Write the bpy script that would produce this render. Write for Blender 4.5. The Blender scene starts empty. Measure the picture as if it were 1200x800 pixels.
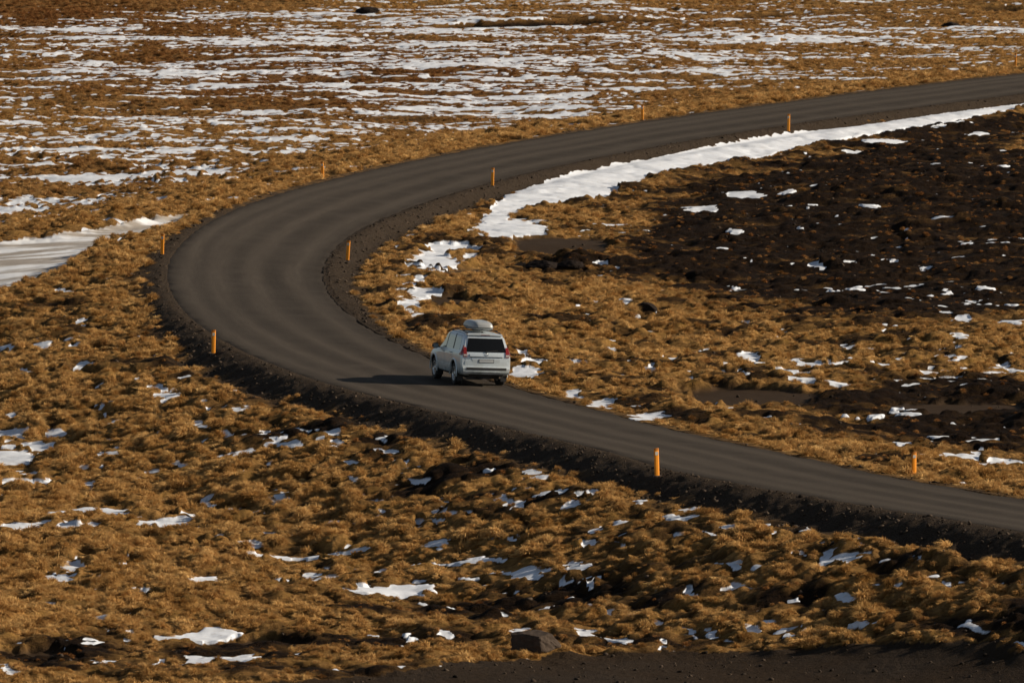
import bpy, bmesh, math, random
import numpy as np
from mathutils import Vector, Matrix
R = math.radians
random.seed(7)
rng = np.random.default_rng(11)
S = bpy.context.scene
COL = S.collection

# ------------------------------------------------------------------ camera
F, H, YH = 9800.0, 24.2, -318.0          # focal length in pixels of a 1200 px frame, eye height, horizon row
PITCH = math.atan((400 - YH) / F)
CAM = bpy.data.cameras.new('camera'); cam = bpy.data.objects.new('camera', CAM); COL.objects.link(cam)
cam.location = (0, 0, H); cam.rotation_euler = (math.pi / 2 - PITCH, 0, 0)
CAM.sensor_width = 36; CAM.lens = F / 1200 * 36; CAM.clip_start = 1; CAM.clip_end = 20000
CAM.dof.use_dof = True; CAM.dof.focus_distance = 309; CAM.dof.aperture_fstop = 4.5
S.camera = cam

# ------------------------------------------------------------------ light
SUN_EL = R(24); SUN_AZ = R(4)          # azimuth measured from +X towards +Y
sd = Vector((math.cos(SUN_EL) * math.cos(SUN_AZ), math.cos(SUN_EL) * math.sin(SUN_AZ), math.sin(SUN_EL)))
W = bpy.data.worlds.new('World'); S.world = W; W.use_nodes = True
nt = W.node_tree; bg = nt.nodes['Background']; sky = nt.nodes.new('ShaderNodeTexSky')
sky.sky_type = 'NISHITA'; sky.sun_disc = False; sky.sun_elevation = SUN_EL
sky.sun_rotation = math.pi / 2 - SUN_AZ
hs = nt.nodes.new('ShaderNodeHueSaturation'); hs.inputs['Saturation'].default_value = .72; nt.links.new(sky.outputs[0], hs.inputs['Color']); nt.links.new(hs.outputs[0], bg.inputs[0]); bg.inputs[1].default_value = 0.05
L = bpy.data.lights.new('sun', 'SUN'); L.energy = 5.0; L.angle = R(0.55); L.color = (1.0, 0.85, 0.67)
lo = bpy.data.objects.new('sun', L); COL.objects.link(lo); lo.rotation_euler = (-sd).to_track_quat('-Z', 'Y').to_euler()
S.view_settings.view_transform = 'Standard'; S.view_settings.look = 'None'; S.view_settings.gamma = 1
S.view_settings.exposure = 0.5

# ------------------------------------------------------------------ noise
_g = rng.random((256, 256)) * 2 * np.pi
GX, GY = np.cos(_g).astype(np.float32), np.sin(_g).astype(np.float32)
CX, CY, CR = [rng.random((256, 256)).astype(np.float32) for _ in range(3)]
def perlin(x, y, seed=0):
    x = x + seed * 17.31; y = y + seed * 9.73
    xi = np.floor(x).astype(np.int32); yi = np.floor(y).astype(np.int32)
    fx = (x - xi).astype(np.float32); fy = (y - yi).astype(np.float32)
    u = fx * fx * fx * (fx * (fx * 6 - 15) + 10); v = fy * fy * fy * (fy * (fy * 6 - 15) + 10)
    def g(a, b, dx, dy):
        ia = (xi + a) & 255; ib = (yi + b) & 255
        return GX[ia, ib] * dx + GY[ia, ib] * dy
    n = (g(0,0,fx,fy)*(1-u) + g(1,0,fx-1,fy)*u)*(1-v) + (g(0,1,fx,fy-1)*(1-u) + g(1,1,fx-1,fy-1)*u)*v
    return n * 1.45
def fbm(x, y, wl, octv=4, seed=0, gain=0.5):
    s = 0; a = 1; t = 0
    for o in range(octv):
        s = s + a * perlin(x / wl, y / wl, seed + o * 3); t += a; a *= gain; wl = wl / 2.03
    return s / t * 1.5
def domes(x, y, cell, seed=0):
    """rounded hummocks: one dome per jittered cell, highest wins"""
    x = x / cell + seed * 31.7; y = y / cell + seed * 13.1
    xi = np.floor(x).astype(np.int32); yi = np.floor(y).astype(np.int32)
    best = np.zeros_like(x, dtype=np.float32)
    for a in (-1, 0, 1):
        for b in (-1, 0, 1):
            ia = (xi + a) & 255; ib = (yi + b) & 255
            dx = x - (xi + a + CX[ia, ib]); dy = y - (yi + b + CY[ia, ib])
            r = 0.45 + 0.5 * CR[ia, ib]
            q = 1 - (dx * dx + dy * dy) / (r * r)
            best = np.maximum(best, np.sqrt(np.clip(q, 0, 1)) * (0.35 + 0.65 * CR[ib, ia]))
    return best
def sst(a, b, x):
    t = np.clip((x - a) / (b - a), 0, 1); return t * t * (3 - 2 * t)

# ------------------------------------------------------------------ road centre line: x, y, z, crossfall
RP = np.array([[17.844,252.493,-0.001,0.055],[14.391,260.899,-0.113,0.042],[8.906,273.813,-0.221,0.041],[6.603,282.31,-0.335,0.057],
 [2.616,294.701,-0.444,0.061],[-4.581,318.986,-0.507,0.03],[-10.004,350.676,-0.548,0.03],[-12.278,387.413,-0.496,0.068],
 [-10.321,423.335,-0.348,0.09],[-2.273,466.214,-0.174,0.069],[10.223,506.957,0.002,0.055],[21.701,535.861,0.144,0.062],
 [31.613,558.865,0.257,0.066],[40.705,577.758,0.351,0.06]])
RP = np.vstack([[44,190,0.0,.03],[30.5,222.5,0.0,.05],RP,[60,616,.5,.04],[90,672,.6,.02],[140,760,.6,0]])
def crom(P, n):
    s = np.r_[0, np.cumsum(np.hypot(*np.diff(P[:, :2], axis=0).T) ** 0.5)]
    # cubic hermite on chord parameter
    m = np.gradient(P, s, axis=0); q = np.linspace(0, s[-1], n)
    i = np.clip(np.searchsorted(s, q, side='right') - 1, 0, len(P) - 2)
    h = (s[i+1] - s[i])[:, None]; t = ((q - s[i])[:, None]) / h
    return ((2*t**3-3*t**2+1)*P[i] + (t**3-2*t**2+t)*h*m[i] + (-2*t**3+3*t**2)*P[i+1] + (t**3-t**2)*h*m[i+1])
RC = crom(RP, 6000)
ss = np.r_[0, np.cumsum(np.hypot(*np.diff(RC[:, :2], axis=0).T))]
NR = int(ss[-1] / 0.35); q = np.linspace(0, ss[-1], NR)
RC = np.stack([np.interp(q, ss, RC[:, k]) for k in range(4)], 1); RS = q
RT = np.gradient(RC[:, :2], axis=0); RT /= np.hypot(*RT.T)[:, None]
RN = np.stack([-RT[:, 1], RT[:, 0]], 1)   # points to the outer side of the bend
HW = 3.6
# coarse lookup of (signed distance, road height, crossfall, y on road)
gx0, gx1, gy0, gy1, gs = -90., 150., 150., 900., 0.75
GXn = int((gx1-gx0)/gs)+1; GYn = int((gy1-gy0)/gs)+1
gxx, gyy = np.meshgrid(np.linspace(gx0, gx1, GXn), np.linspace(gy0, gy1, GYn), indexing='ij')
T_d = np.empty(gxx.shape); T_z = np.empty(gxx.shape); T_b = np.empty(gxx.shape); T_y = np.empty(gxx.shape); T_s = np.empty(gxx.shape)
sub = RC[::4]; subN = RN[::4]
for j in range(0, GXn):
    dx = gxx[j][:, None] - sub[None, :, 0]; dy = gyy[j][:, None] - sub[None, :, 1]
    k = np.argmin(dx*dx + dy*dy, 1); a = np.arange(len(k))
    dd = np.hypot(dx[a, k], dy[a, k]); sg = np.sign(dx[a, k]*subN[k, 0] + dy[a, k]*subN[k, 1])
    perp = dx[a, k]*subN[k, 0] + dy[a, k]*subN[k, 1]
    T_d[j] = np.where(np.abs(dd) < 12, np.where(sg == 0, 1, sg)*np.maximum(np.abs(perp), 0), sg*dd)
    T_z[j] = sub[k, 2]; T_b[j] = sub[k, 3]; T_y[j] = sub[k, 1]; T_s[j] = RS[::4][k]
def look(T, x, y):
    fx = np.clip((x-gx0)/(gx1-gx0)*(GXn-1), 0, GXn-1.001); fy = np.clip((y-gy0)/(gy1-gy0)*(GYn-1), 0, GYn-1.001)
    i = fx.astype(int); j = fy.astype(int); fx = fx-i; fy = fy-j
    return (T[i,j]*(1-fx)+T[i+1,j]*fx)*(1-fy) + (T[i,j+1]*(1-fx)+T[i+1,j+1]*fx)*fy

def macro(x, y):
    """large shape of the land: road bench, embankments, basin inside the bend"""
    x = np.asarray(x, float); y = np.asarray(y, float)
    d = look(T_d, x, y); zr = look(T_z, x, y); b = look(T_b, x, y); ry = look(T_y, x, y)
    e = np.clip(d, -HW-.3, HW+.3)
    z = zr + b * e
    near = 1 - sst(345, 430, ry)            # 1 along the near run, 0 along the far run
    o = np.clip(d - HW - .2, 0, None)
    base_o = -2.7*near - 1.3*(1-near)
    lo_ = 13*near + 16*(1-near)
    z_o = (z - (.25+.40*near)*sst(0, 2.2, o)) * (1 - sst(.5, lo_, o)) + base_o * sst(.5, lo_, o)
    i_ = np.clip(-d - HW - .2, 0, None)
    base_i = -1.0*near - 1.5*(1-near)
    li = 9*near + 9*(1-near)
    z_i = (z - (.12*near + .45*(1-near))*sst(0, 1.4, i_)) * (1 - sst(.8, li, i_)) + base_i * sst(.8, li, i_)
    z = np.where(d > 0, z_o, z_i)
    off = sst(5, 16, np.abs(d))
    z = z + off * (0.40*fbm(x, y, 34, 2, 21) + 0.22*fbm(x, y, 11, 2, 22))
    # the dark ground inside the bend rises gently to the right, away from the sun
    z = z + 1.1 * np.exp(-(((x-26)/13)**2 + ((y-440)/45)**2)) * off
    z = z + 0.9 * np.exp(-(((x-22)/9)**2 + ((y-338)/13)**2)) * off
    return z
cp, sp_ = math.cos(PITCH), math.sin(PITCH)
def ground_at(u, v):
    """the point of the land seen along a sight line of the survey photo (marched against the large land shape)"""
    u = np.asarray(u, float); v = np.asarray(v, float)
    dx = (u-600)/F; up = -(v-400)/F; vy = cp + up*sp_; vz = -sp_ + up*cp
    z = np.zeros_like(dx)
    for _ in range(14):
        t = (z-H)/vz; zn = macro(dx*t, vy*t); z = z*.4 + zn*.6
    t = (z-H)/vz
    return np.stack([dx*t, vy*t], -1)

# ------------------------------------------------------------------ what lies where (surveyed patches, kept as world-space ellipses / outlines)
SNOW = [(1030,225,8,2),(1017,244,12,2),(1097,263,22,3),(952,245,6,1),(1033,170,28,3.5),(1000,182,15,2),(1150,163,12,1.5),(1107,152,12,2.5),
(870,233,28,5),(820,248,22,3),(923,227,10,2),(1177,200,7,3),(1123,146,20,2),(863,274,9,1.5),(937,273,5,1.5),(1060,274,5,2),(955,316,14,2),
(1000,314,8,2),(1043,311,10,1.5),(1082,320,6,2),(880,309,6,1),(1017,302,6,1.5),(1142,348,11,2),(1108,348,5,3),(1145,357,10,1.2),(1153,341,12,2),
(1128,381,10,3),(1185,382,14,3),(1043,395,10,3),(872,385,6,2),(860,344,8,1.5),(982,356,10,2.5),(917,403,20,2.5),(825,418,9,3),(873,424,18,3),
(910,421,12,2),(950,432,26,2.5),(987,434,20,2),(933,442,25,2.5),(865,445,11,3),(837,443,10,2.5),(943,450,16,2),(987,453,16,1.5),(807,442,9,2.5),
(808,450,10,2),(1033,435,14,2),(1047,427,14,1.5),(1090,442,24,3),(1125,428,18,3),(1117,414,12,1.2),(1178,434,9,2.5),(1190,421,12,3),(1120,400,14,2),
(1173,409,9,1.5),(840,482,22,2.5),(1050,484,12,2),(1030,490,14,3),(1067,490,14,3.5),(1097,519,9,2.5),(1152,525,19,4),(1060,525,10,2),
(1077,536,15,2),(1127,541,30,4),(1173,549,30,4),(613,422,8,6),(625,430,18,3),(615,440,18,5),(630,443,16,3),(673,464,12,4),(707,475,22,4),(747,489,30,3),
(683,432,10,2),(667,429,4,2),(710,404,10,2),(717,414,12,2),(737,434,6,1.5),(710,430,12,2.5),(787,425,17,4),(762,439,8,3),(680,363,4,1.5),
(715,333,6,3),(723,319,4,2.5),(703,316,6,2.5),(702,358,5,1.5),(620,398,4,1.5),(733,355,7,2),(757,370,8,4),(507,310,28,12),(527,297,30,6),
(497,347,22,7),(480,362,14,8),(478,280,8,4),(465,292,6,3),(597,272,45,9),(110,606,55,5),(27,621,28,4),(90,623,28,3),(187,619,32,5),(33,574,35,3),
(67,571,12,3),(60,581,25,3),(20,564,20,3),(97,557,9,3),(10,541,35,10),(247,640,26,2),(347,658,60,3.5),(73,686,44,4),(83,672,16,6),(167,698,22,2),
(333,692,25,4),(380,684,20,3.5),(243,685,16,3),(258,747,34,4),(207,755,28,4),(233,750,30,4),(120,762,22,2.5),(117,782,16,3),(247,779,34,4),
(287,777,14,4),(33,767,9,2),(182,781,8,4),(120,727,12,2),(50,719,12,3.5),(113,703,10,2),(153,754,8,2),(67,794,8,2),(10,791,14,1.5),(160,661,8,1.5),
(143,670,7,3),(247,596,16,2),(290,608,24,4),(213,615,18,3),(417,653,20,2.5),(490,667,18,3.5),(530,666,24,2.5),(573,661,24,2),(600,677,36,4),
(550,682,14,3.5),(453,700,52,4),(410,674,12,3),(447,676,12,2.5),(640,721,10,2.5),(523,752,14,4),(477,755,6,3),(437,751,6,2),(610,745,9,3),
(683,745,14,2),(710,727,12,2.5),(768,743,10,2.5),(775,765,6,2),(628,561,16,5),(643,584,20,4),(693,586,15,4),(680,599,18,4),(657,611,10,1.5),
(737,619,25,4),(700,627,20,3),(693,644,12,5),(677,689,24,4),(700,691,8,3),(600,601,14,5),(500,622,20,3),(510,591,16,2),(510,647,18,4),(483,551,14,3),
(467,547,8,2.5),(427,561,18,3),(797,612,20,5),(750,591,8,4),(673,671,18,3),(603,637,8,3),(657,640,6,2),(580,637,8,3),(807,600,16,4),(853,622,14,3),
(957,615,20,4),(907,630,8,4),(947,626,10,3),(1100,627,22,4),(1058,646,10,4),(1057,617,8,3),(1047,626,8,3),(970,646,16,3),(990,661,28,2.5),
(967,663,10,2),(860,699,22,3),(813,704,12,2),(930,710,8,3),(1112,690,9,2.5),(1055,695,9,2),(1080,669,12,2),(1010,737,14,2.5),(880,745,16,4),
(920,747,28,2),(805,749,7,4),(838,755,11,3),(825,749,6,3),(1150,666,10,4),(1187,642,12,3),(1160,684,9,1.5),(867,651,8,2),(1013,642,10,3),
(827,579,8,4),(850,671,18,2),(930,661,10,2),(100,435,14,4),(47,409,14,5),(83,412,10,5),(10,414,10,4),(33,442,12,4),(93,384,8,3),(77,344,8,4),
(183,463,10,3),(193,470,12,4),(227,475,12,4),(267,487,14,3),(277,463,8,2),(230,504,12,4),(133,500,10,2.5),(10,517,20,10),(50,529,28,5),
(383,515,18,4),(320,525,12,2.5),(310,515,10,4),(322,452,6,1.5),(230,409,5,2),(127,480,10,2),(167,449,8,2)]
# broad density of the thin snow sheet: cx, cy, rx, ry, amount
FIELD = [(90,205,150,34,.75),(230,205,90,16,.5),(330,178,110,12,.5),(600,22,800,30,.34),(250,75,420,40,.22),(60,150,120,30,.3),(180,120,330,55,.50),(330,90,260,35,.28),(60,190,150,50,.42),(430,165,110,16,.9),(250,185,120,20,.45),(120,262,110,10,1.0),(40,226,90,14,.8),
(560,60,330,40,.36),(620,100,100,24,.50),(830,88,140,12,.55),(880,40,330,24,.34),(1120,50,130,14,.4),(330,38,350,20,.30),(560,20,260,18,.30),
(110,47,140,6,.6),(680,145,120,12,.35),(840,108,200,8,-.2),(70,14,160,18,-.25),(480,200,80,8,.25),(160,210,110,14,.4),
(640,400,90,70,-.1),(880,435,150,22,.10),(1100,430,110,22,.08)]
SOIL = [(1040,245,220,75,.7),(900,250,120,45,.6),(1150,260,120,70,.6),(1010,250,200,62,.95),(1130,200,120,48,1.0),(1140,300,120,48,.9),(870,280,100,36,.5),(760,300,80,22,.35),(1000,350,200,30,.40),(1060,160,120,12,.5),(1170,500,100,40,1.1),(1010,505,100,20,.95),(1160,150,80,16,.8),(930,470,160,14,.6),
(1100,462,150,12,.7),(500,724,170,18,.9),(640,712,150,12,.55),(420,790,260,10,.8),(250,770,150,12,.9),(50,778,70,14,.9),(940,712,170,12,.5),(1130,740,120,10,.7),(470,760,170,12,.5),(700,765,200,8,.5),
(880,340,80,26,.35),(1100,365,120,26,.35),(690,320,70,12,.55),(90,385,80,30,.25),(620,590,160,40,.15),(950,610,260,18,.45),(400,500,110,30,.4),(290,450,60,20,.4)]
MUD = [(875,465,85,13),(655,287,60,11),(527,357,30,8),(560,322,40,6),(300,757,70,5),(40,770,50,7),(1120,478,80,7)]
BROWN = [(60,20,260,30,.9),(200,90,330,40,.6),(500,110,260,45,.65),(900,20,330,16,.35),(120,200,200,40,.55),(640,60,400,40,.5)]
ROCKY = [(655,318,60,12),(760,372,20,8)]
P_TRAIL = [(640,262),(620,290),(575,292),(560,305),(530,322),(498,332),(472,352),(500,368),(486,378),(462,352),(468,325),(492,300),(520,290),(545,270),(580,256)]
P_SNOWBAND = [(600,228),(640,212),(700,196),(760,185),(800,173),(860,161),(920,151),(1000,143),(1070,139),(1130,130),(1190,121),(1260,112),(1262,118),(1190,131),
 (1110,146),(1040,157),(960,171),(900,186),(840,195),(780,204),(732,220),(712,238),(650,243),(612,249),(592,262),(640,268),(640,280),(600,286),(572,284),(562,262)]
P_ICE = [(-120,288),(0,283),(60,277),(120,267),(175,257),(238,248),(225,258),(160,274),(118,287),(95,300),(66,322),(0,345),(-120,358)]
P_TRACK = [(300,806),(400,797),(500,786),(560,778),(660,774),(800,767),(1000,762),(1200,757),(1500,750),(1500,960),(-300,960),(-300,870),(100,830)]
L_BANK = [(560,30),(647,26),(700,25),(760,25),(820,22),(917,18),(1000,17),(1090,16),(1200,12),(1300,10)]
L_STREAM = [(-60,337),(0,329),(67,319),(98,304)]

def ell(e):
    cx, cy, rx, ry = e[:4]
    if ry < 7: ry = ry*.95+.1
    c = ground_at(cx, cy); a = (ground_at(cx+rx, cy) - ground_at(cx-rx, cy))/2; b = (ground_at(cx, cy-ry) - ground_at(cx, cy+ry))/2
    M = np.array([a, b]).T
    return c, np.linalg.inv(M), max(np.hypot(*a), np.hypot(*b))
def poly_w(P, x, y):
    V = ground_at([p[0] for p in P], [p[1] for p in P]); ins = np.zeros(x.shape, bool)
    bb = (x > V[:,0].min()) & (x < V[:,0].max()) & (y > V[:,1].min()) & (y < V[:,1].max())
    X = x[bb]; Y = y[bb]; I = np.zeros(X.shape, bool)
    for k in range(len(V)):
        x1, y1 = V[k-1]; x2, y2 = V[k]
        c = ((y1 > Y) != (y2 > Y)); I ^= c & (X < (x2-x1)*(Y-y1)/(y2-y1+1e-9)+x1)
    ins[bb] = I; return ins
def line_d(P, x, y):
    V = ground_at([p[0] for p in P], [p[1] for p in P]); best = np.full(x.shape, 1e9)
    for k in range(len(V)-1):
        a, b = V[k], V[k+1]; ab = b-a; t = np.clip(((x-a[0])*ab[0]+(y-a[1])*ab[1])/(ab@ab), 0, 1)
        best = np.minimum(best, np.hypot(x-a[0]-t*ab[0], y-a[1]-t*ab[1]))
    return best

# ------------------------------------------------------------------ the land: one structured grid
rows = [190.0]
while rows[-1] < 850: rows.append(rows[-1] + 0.135 + (rows[-1]-190)*0.00075)
rows = np.array(rows); NF0 = 18
rows = np.r_[np.linspace(-400, 185, NF0), rows, 850 + np.geomspace(2, 9000, 40)]
u = np.linspace(-1, 1, 781); ext = 1 + np.geomspace(.03, 60, 26)
u = np.r_[-ext[::-1], u, ext]; UC0 = len(ext)
hw = np.clip(rows, 190, 900)*(600/F)*1.22 + 3.0
hw = np.where(rows > 900, hw + (rows-900)*.02, hw)
X = u[None, :]*hw[:, None]; Y = np.broadcast_to(rows[:, None], X.shape).copy()
NRr, NCc = X.shape
fine = np.zeros(X.shape, bool); fine[NF0:-40, UC0:-UC0] = True
x = X.ravel(); y = Y.ravel(); fin = fine.ravel().astype(np.float32)
z0 = macro(x, y); d = look(T_d, x, y); ry = look(T_y, x, y)
inside_tab = (x > gx0+1) & (x < gx1-1) & (y > gy0+1) & (y < gy1-1)
d = np.where(inside_tab, d, 200); nearf = 1 - sst(345, 430, ry)
n1 = fbm(x, y, 1.1, 3, 1); n3 = fbm(x, y, 3.2, 4, 2); n8 = fbm(x, y, 8.5, 4, 3); n25 = fbm(x, y, 26, 3, 4)
wx = x + .35*fbm(x, y, 1.3, 3, 5) + .5*fbm(x, y, 4, 2, 6)*sst(330, 500, y); wy = y + 1.2*fbm(x, y, 1.6, 3, 7) + 2.5*fbm(x, y, 6, 3, 8)*sst(330, 500, y)
def add_ell(lst, soft=True, warp=True):
    acc = np.zeros(x.shape, np.float32)
    for e in lst:
        c, M, r = ell(e); w = e[4] if len(e) > 4 else 1.0
        X_ = wx if warp else x; Y_ = wy if warp else y
        m = (np.abs(X_-c[0]) < r*2.2) & (np.abs(Y_-c[1]) < r*2.2)
        if not m.any(): continue
        dx = X_[m]-c[0]; dy = Y_[m]-c[1]
        qx = M[0,0]*dx+M[0,1]*dy; qy = M[1,0]*dx+M[1,1]*dy; rr = qx*qx+qy*qy
        v = np.exp(-rr*.9)*w if soft else np.clip(1.35-rr, -1, 1)
        if soft: acc[m] += v
        else: acc[m] = np.maximum(acc[m], v)
    return acc
f_snow = add_ell(FIELD); f_patch = add_ell(SNOW, soft=False)
soil = add_ell(SOIL); mud = add_ell(MUD, soft=False); brown = np.clip(add_ell(BROWN), 0, 1); rocky = add_ell(ROCKY)
ins = poly_w(P_SNOWBAND, x + .4*n3 + .2*n1, y + 1.3*n3 + .6*n1); trail = poly_w(P_TRAIL, wx, wy); ice = poly_w(P_ICE, x + .3*n3, y + 1.0*n3); track = poly_w(P_TRACK, x + .5*n3, y + 1.1*n3 + .5*n1)
bank = line_d(L_BANK, x, y + 2.2*n8 + 1.2*n3); strm = line_d(L_STREAM, x, y + .8*n3)
v0_ = np.interp(ry, [400, 440, 475, 520], [5., 1.5, 3.5, 6.]); verge = np.where(d > 0, sst(v0_, v0_+5.5, d + 2.0*n3), 1.0)
outside = d > HW + .6
f_snow = np.where((d > 0), f_snow*verge + .12*(1-verge)*(1-nearf), f_snow*.8)
soil = soil + (.10+.6*n8)*np.exp(-((d-7.5)/4)**2)*nearf*(d > 0)*sst(1000, 250, y*0+300)
soil = np.clip(soil + .9*n8*soil*(1.4-soil) + .9*soil*(1.3-soil)*n3, 0, 1)
# hummocks
hum_big = domes(x + .4*n3, y + .5*n3, 1.55, 1); hum = domes(x + .15*n1, y + .15*n1, .72, 2); hum2 = domes(x, y, .38, 3)
# shoulder of loose gravel
sw_o = np.interp(ry, [0, 240, 330, 350, 400, 430, 900], [2.3, 2.3, 2.1, 1.5, 1.1, .3, .2])
sw_i = np.interp(ry, [0, 305, 335, 360, 400, 480, 900], [.1, .12, .5, 1.5, 2.4, 2.0, 1.6])
gd = np.where(d > 0, d - HW - sw_o*(1+.35*n3), -d - HW - sw_i*(1+.35*n3))
gravel = 1 - sst(-.7, .8, gd + .55*n1 + .5*n3)
# snow: thin sheet caught in the hollows + named drifts
n3x = fbm(x/2.6, y, 4.0, 4, 71); n8x = fbm(x/2.2, y, 11, 4, 73)
cov = np.clip(.385*f_snow + .02, .002, .93)
NN = .75*n3x/n3x[fine.ravel()].std() + .6*n8x/n8x[fine.ravel()].std() + .75*n1/n1[fine.ravel()].std() - .30*(hum-hum.mean())/hum.std()
sn = (NN/1.22 + np.log(cov/(1-cov))/1.65)*.35
nst = fbm(x*.5, y*.9, .5, 3, 81)
sn_patch = f_patch*1.1 - .34 + .42*nst + .38*n1 - .25*hum + .2*n3
small = (.40*n3 + .45*n1 + .25*n25 - .76 - .16*hum) - .35*(soil > .3)       # stray scraps everywhere
al = look(T_s, x, y); sl = fbm(al*.45, d*1.35, 1.5, 3, 91); sl2 = fbm(al*.4, d*1.2, .8, 2, 93)
sliver = (.75*sl + .35*sl2 - .40 + .22*n8 - .18*hum)*(d > HW+1.8)*nearf + (-1)*(1-(d > HW+1.8)*nearf)
sliver = sliver - .5*(1-sst(5, 8, d)) - .35*sst(16, 30, d)
snow = np.maximum(np.maximum(np.maximum(sn*2.2, sn_patch*2.2), small*2), sliver*2)
snow = np.where(trail, np.maximum(snow, .10 + .9*n3 + .9*n1 - .35*hum), snow)
snow = np.where(ins, np.maximum(snow, 1.2 + .6*n3 + .3*n1 - .3*hum*(n8 > .15)), snow)
snow = snow - 4*gravel*np.where(ins, 1-sst(HW+.5, HW+1.4, np.abs(d)+.25*n1), 1)
gravel = gravel*(1-sst(0, .3, snow)) ; snow = np.where(track | (bank < 4.2), -1, snow); snow = np.where(mud > .25, np.minimum(snow, -.4), snow)
icef = ice & (d > HW+2)
snow = np.where(icef, -1, snow)
snowm = sst(-.16, .42, snow)*fin
mudm = sst(.1, .5, mud + .25*n1)*(1-snowm); trackm = track*1.0
bankm = 1 - sst(2.2, 5.0, bank); strmm = (1 - sst(.35, .9, strm))
soilm = np.clip(np.maximum(soil, bankm*1.0)*1.35 - .22 + .55*n3*(soil > .05) + .3*n1*(soil > .05), 0, 1)
inner = (d < -5)*(x > -6)*fin
soilm = np.maximum(soilm, inner*sst(.08, .26, .55*n3+.45*n8+.25*n1)*.9)
soilm = np.maximum(soilm, np.clip(rocky*1.3-.2+.4*n1, 0, 1))
roadm = np.abs(d) < HW + .15
grassy = (1-snowm)*(1-gravel)*(1-trackm)*(1-mudm)*(1-icef)*(1-soilm*.86)*(~roadm)
def blur(a, k=5):
    a = a.reshape(X.shape).astype(np.float32)
    for ax in (0, 1):
        for _ in range(2): a = sum(np.roll(a, q_, ax) for q_ in range(-k, k+1))/(2*k+1)
    return a.ravel()
# relief
amp = fin*(1-gravel)*(1-blur(trackm)*.9)*(1-mudm)*(1-blur(icef, 3)*.95)*sst(HW+.5, HW+3, np.abs(d))
far = sst(380, 600, y)
bump = (.36+.10*far)*hum_big*np.clip(.5+.9*n8, .15, 1.3) + .33*hum*np.clip(.75+.5*n3, .25, 1.2) + .06*hum2
hol = np.clip(1.15 - 1.1*(hum*.9 + .55*hum_big) + .3*n1, 0, 1)*(1-snowm)  # ground colour darkened between hummocks: wet peat, plus shade put into the gaps
farlow = 1-.55*sst(460, 560, y)*sst(8, 16, d)
bump = bump*farlow*(1-snowm)*(1 - .35*soilm) + snowm*(.13 + .10*hum_big)
rid = fbm(al*.36, d*1.05, 1.7, 3, 95)
z = z0 + amp*(bump + .10*n3 + .22*rid*nearf*(d > 0)*(1-snowm)*sst(4.5, 7, d)*(1-sst(20, 34, d)) + inner*(1-snowm)*(.20*np.clip(n3+.1, -.5, 1)*(1-.4*soilm) + .20*n8)) + .02*n1*fin*(~roadm)
z = z + fin*gravel*(~roadm)*(.05*n1 + .05*hum2)
z = z - .5*bankm*fin + fin*.5*rocky*hum*.6
z = np.where(icef, z0.min()*0 + macro(x, y)*.35 - .65*2.4*.62, z) if False else z
z = z - .22*blur(icef) - .12*strmm*icef - .18*mudm*amp.clip(.3, 1)
z = z - .10*(np.abs(d) < HW - .1)            # bed under the carriageway
z = np.where(fin > 0, z, z0 - .0)
GZ = z.reshape(X.shape)

def mesh_from(name, V, faces, smooth=True):
    me = bpy.data.meshes.new(name); n = len(V); f = np.asarray(faces, np.int32); k = f.shape[1]
    me.vertices.add(n); me.vertices.foreach_set('co', np.asarray(V, np.float32).ravel())
    me.loops.add(f.size); me.loops.foreach_set('vertex_index', f.ravel())
    me.polygons.add(len(f)); me.polygons.foreach_set('loop_start', np.arange(0, f.size, k, dtype=np.int32))
    if smooth: me.polygons.foreach_set('use_smooth', np.ones(len(f), bool))
    me.update(calc_edges=True); return me
def attr_col(me, name, A):
    a = me.attributes.new(name, 'FLOAT_COLOR', 'POINT'); B = np.ones((len(A), 4), np.float32); B[:, :3] = A; a.data.foreach_set('color', B.ravel())
def link(name, me, parent=None, mat=None):
    o = bpy.data.objects.new(name, me); COL.objects.link(o)
    if parent: o.parent = parent
    if mat: me.materials.append(mat)
    return o
def tag(o, label=None, cat=None, group=None, kind=None):
    if label: o['label'] = label
    if cat: o['category'] = cat
    if group: o['group'] = group
    if kind: o['kind'] = kind
    return o
def empty(name, loc=(0,0,0), rz=0):
    o = bpy.data.objects.new(name, None); COL.objects.link(o); o.location = loc; o.rotation_euler = (0,0,rz); return o

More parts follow.
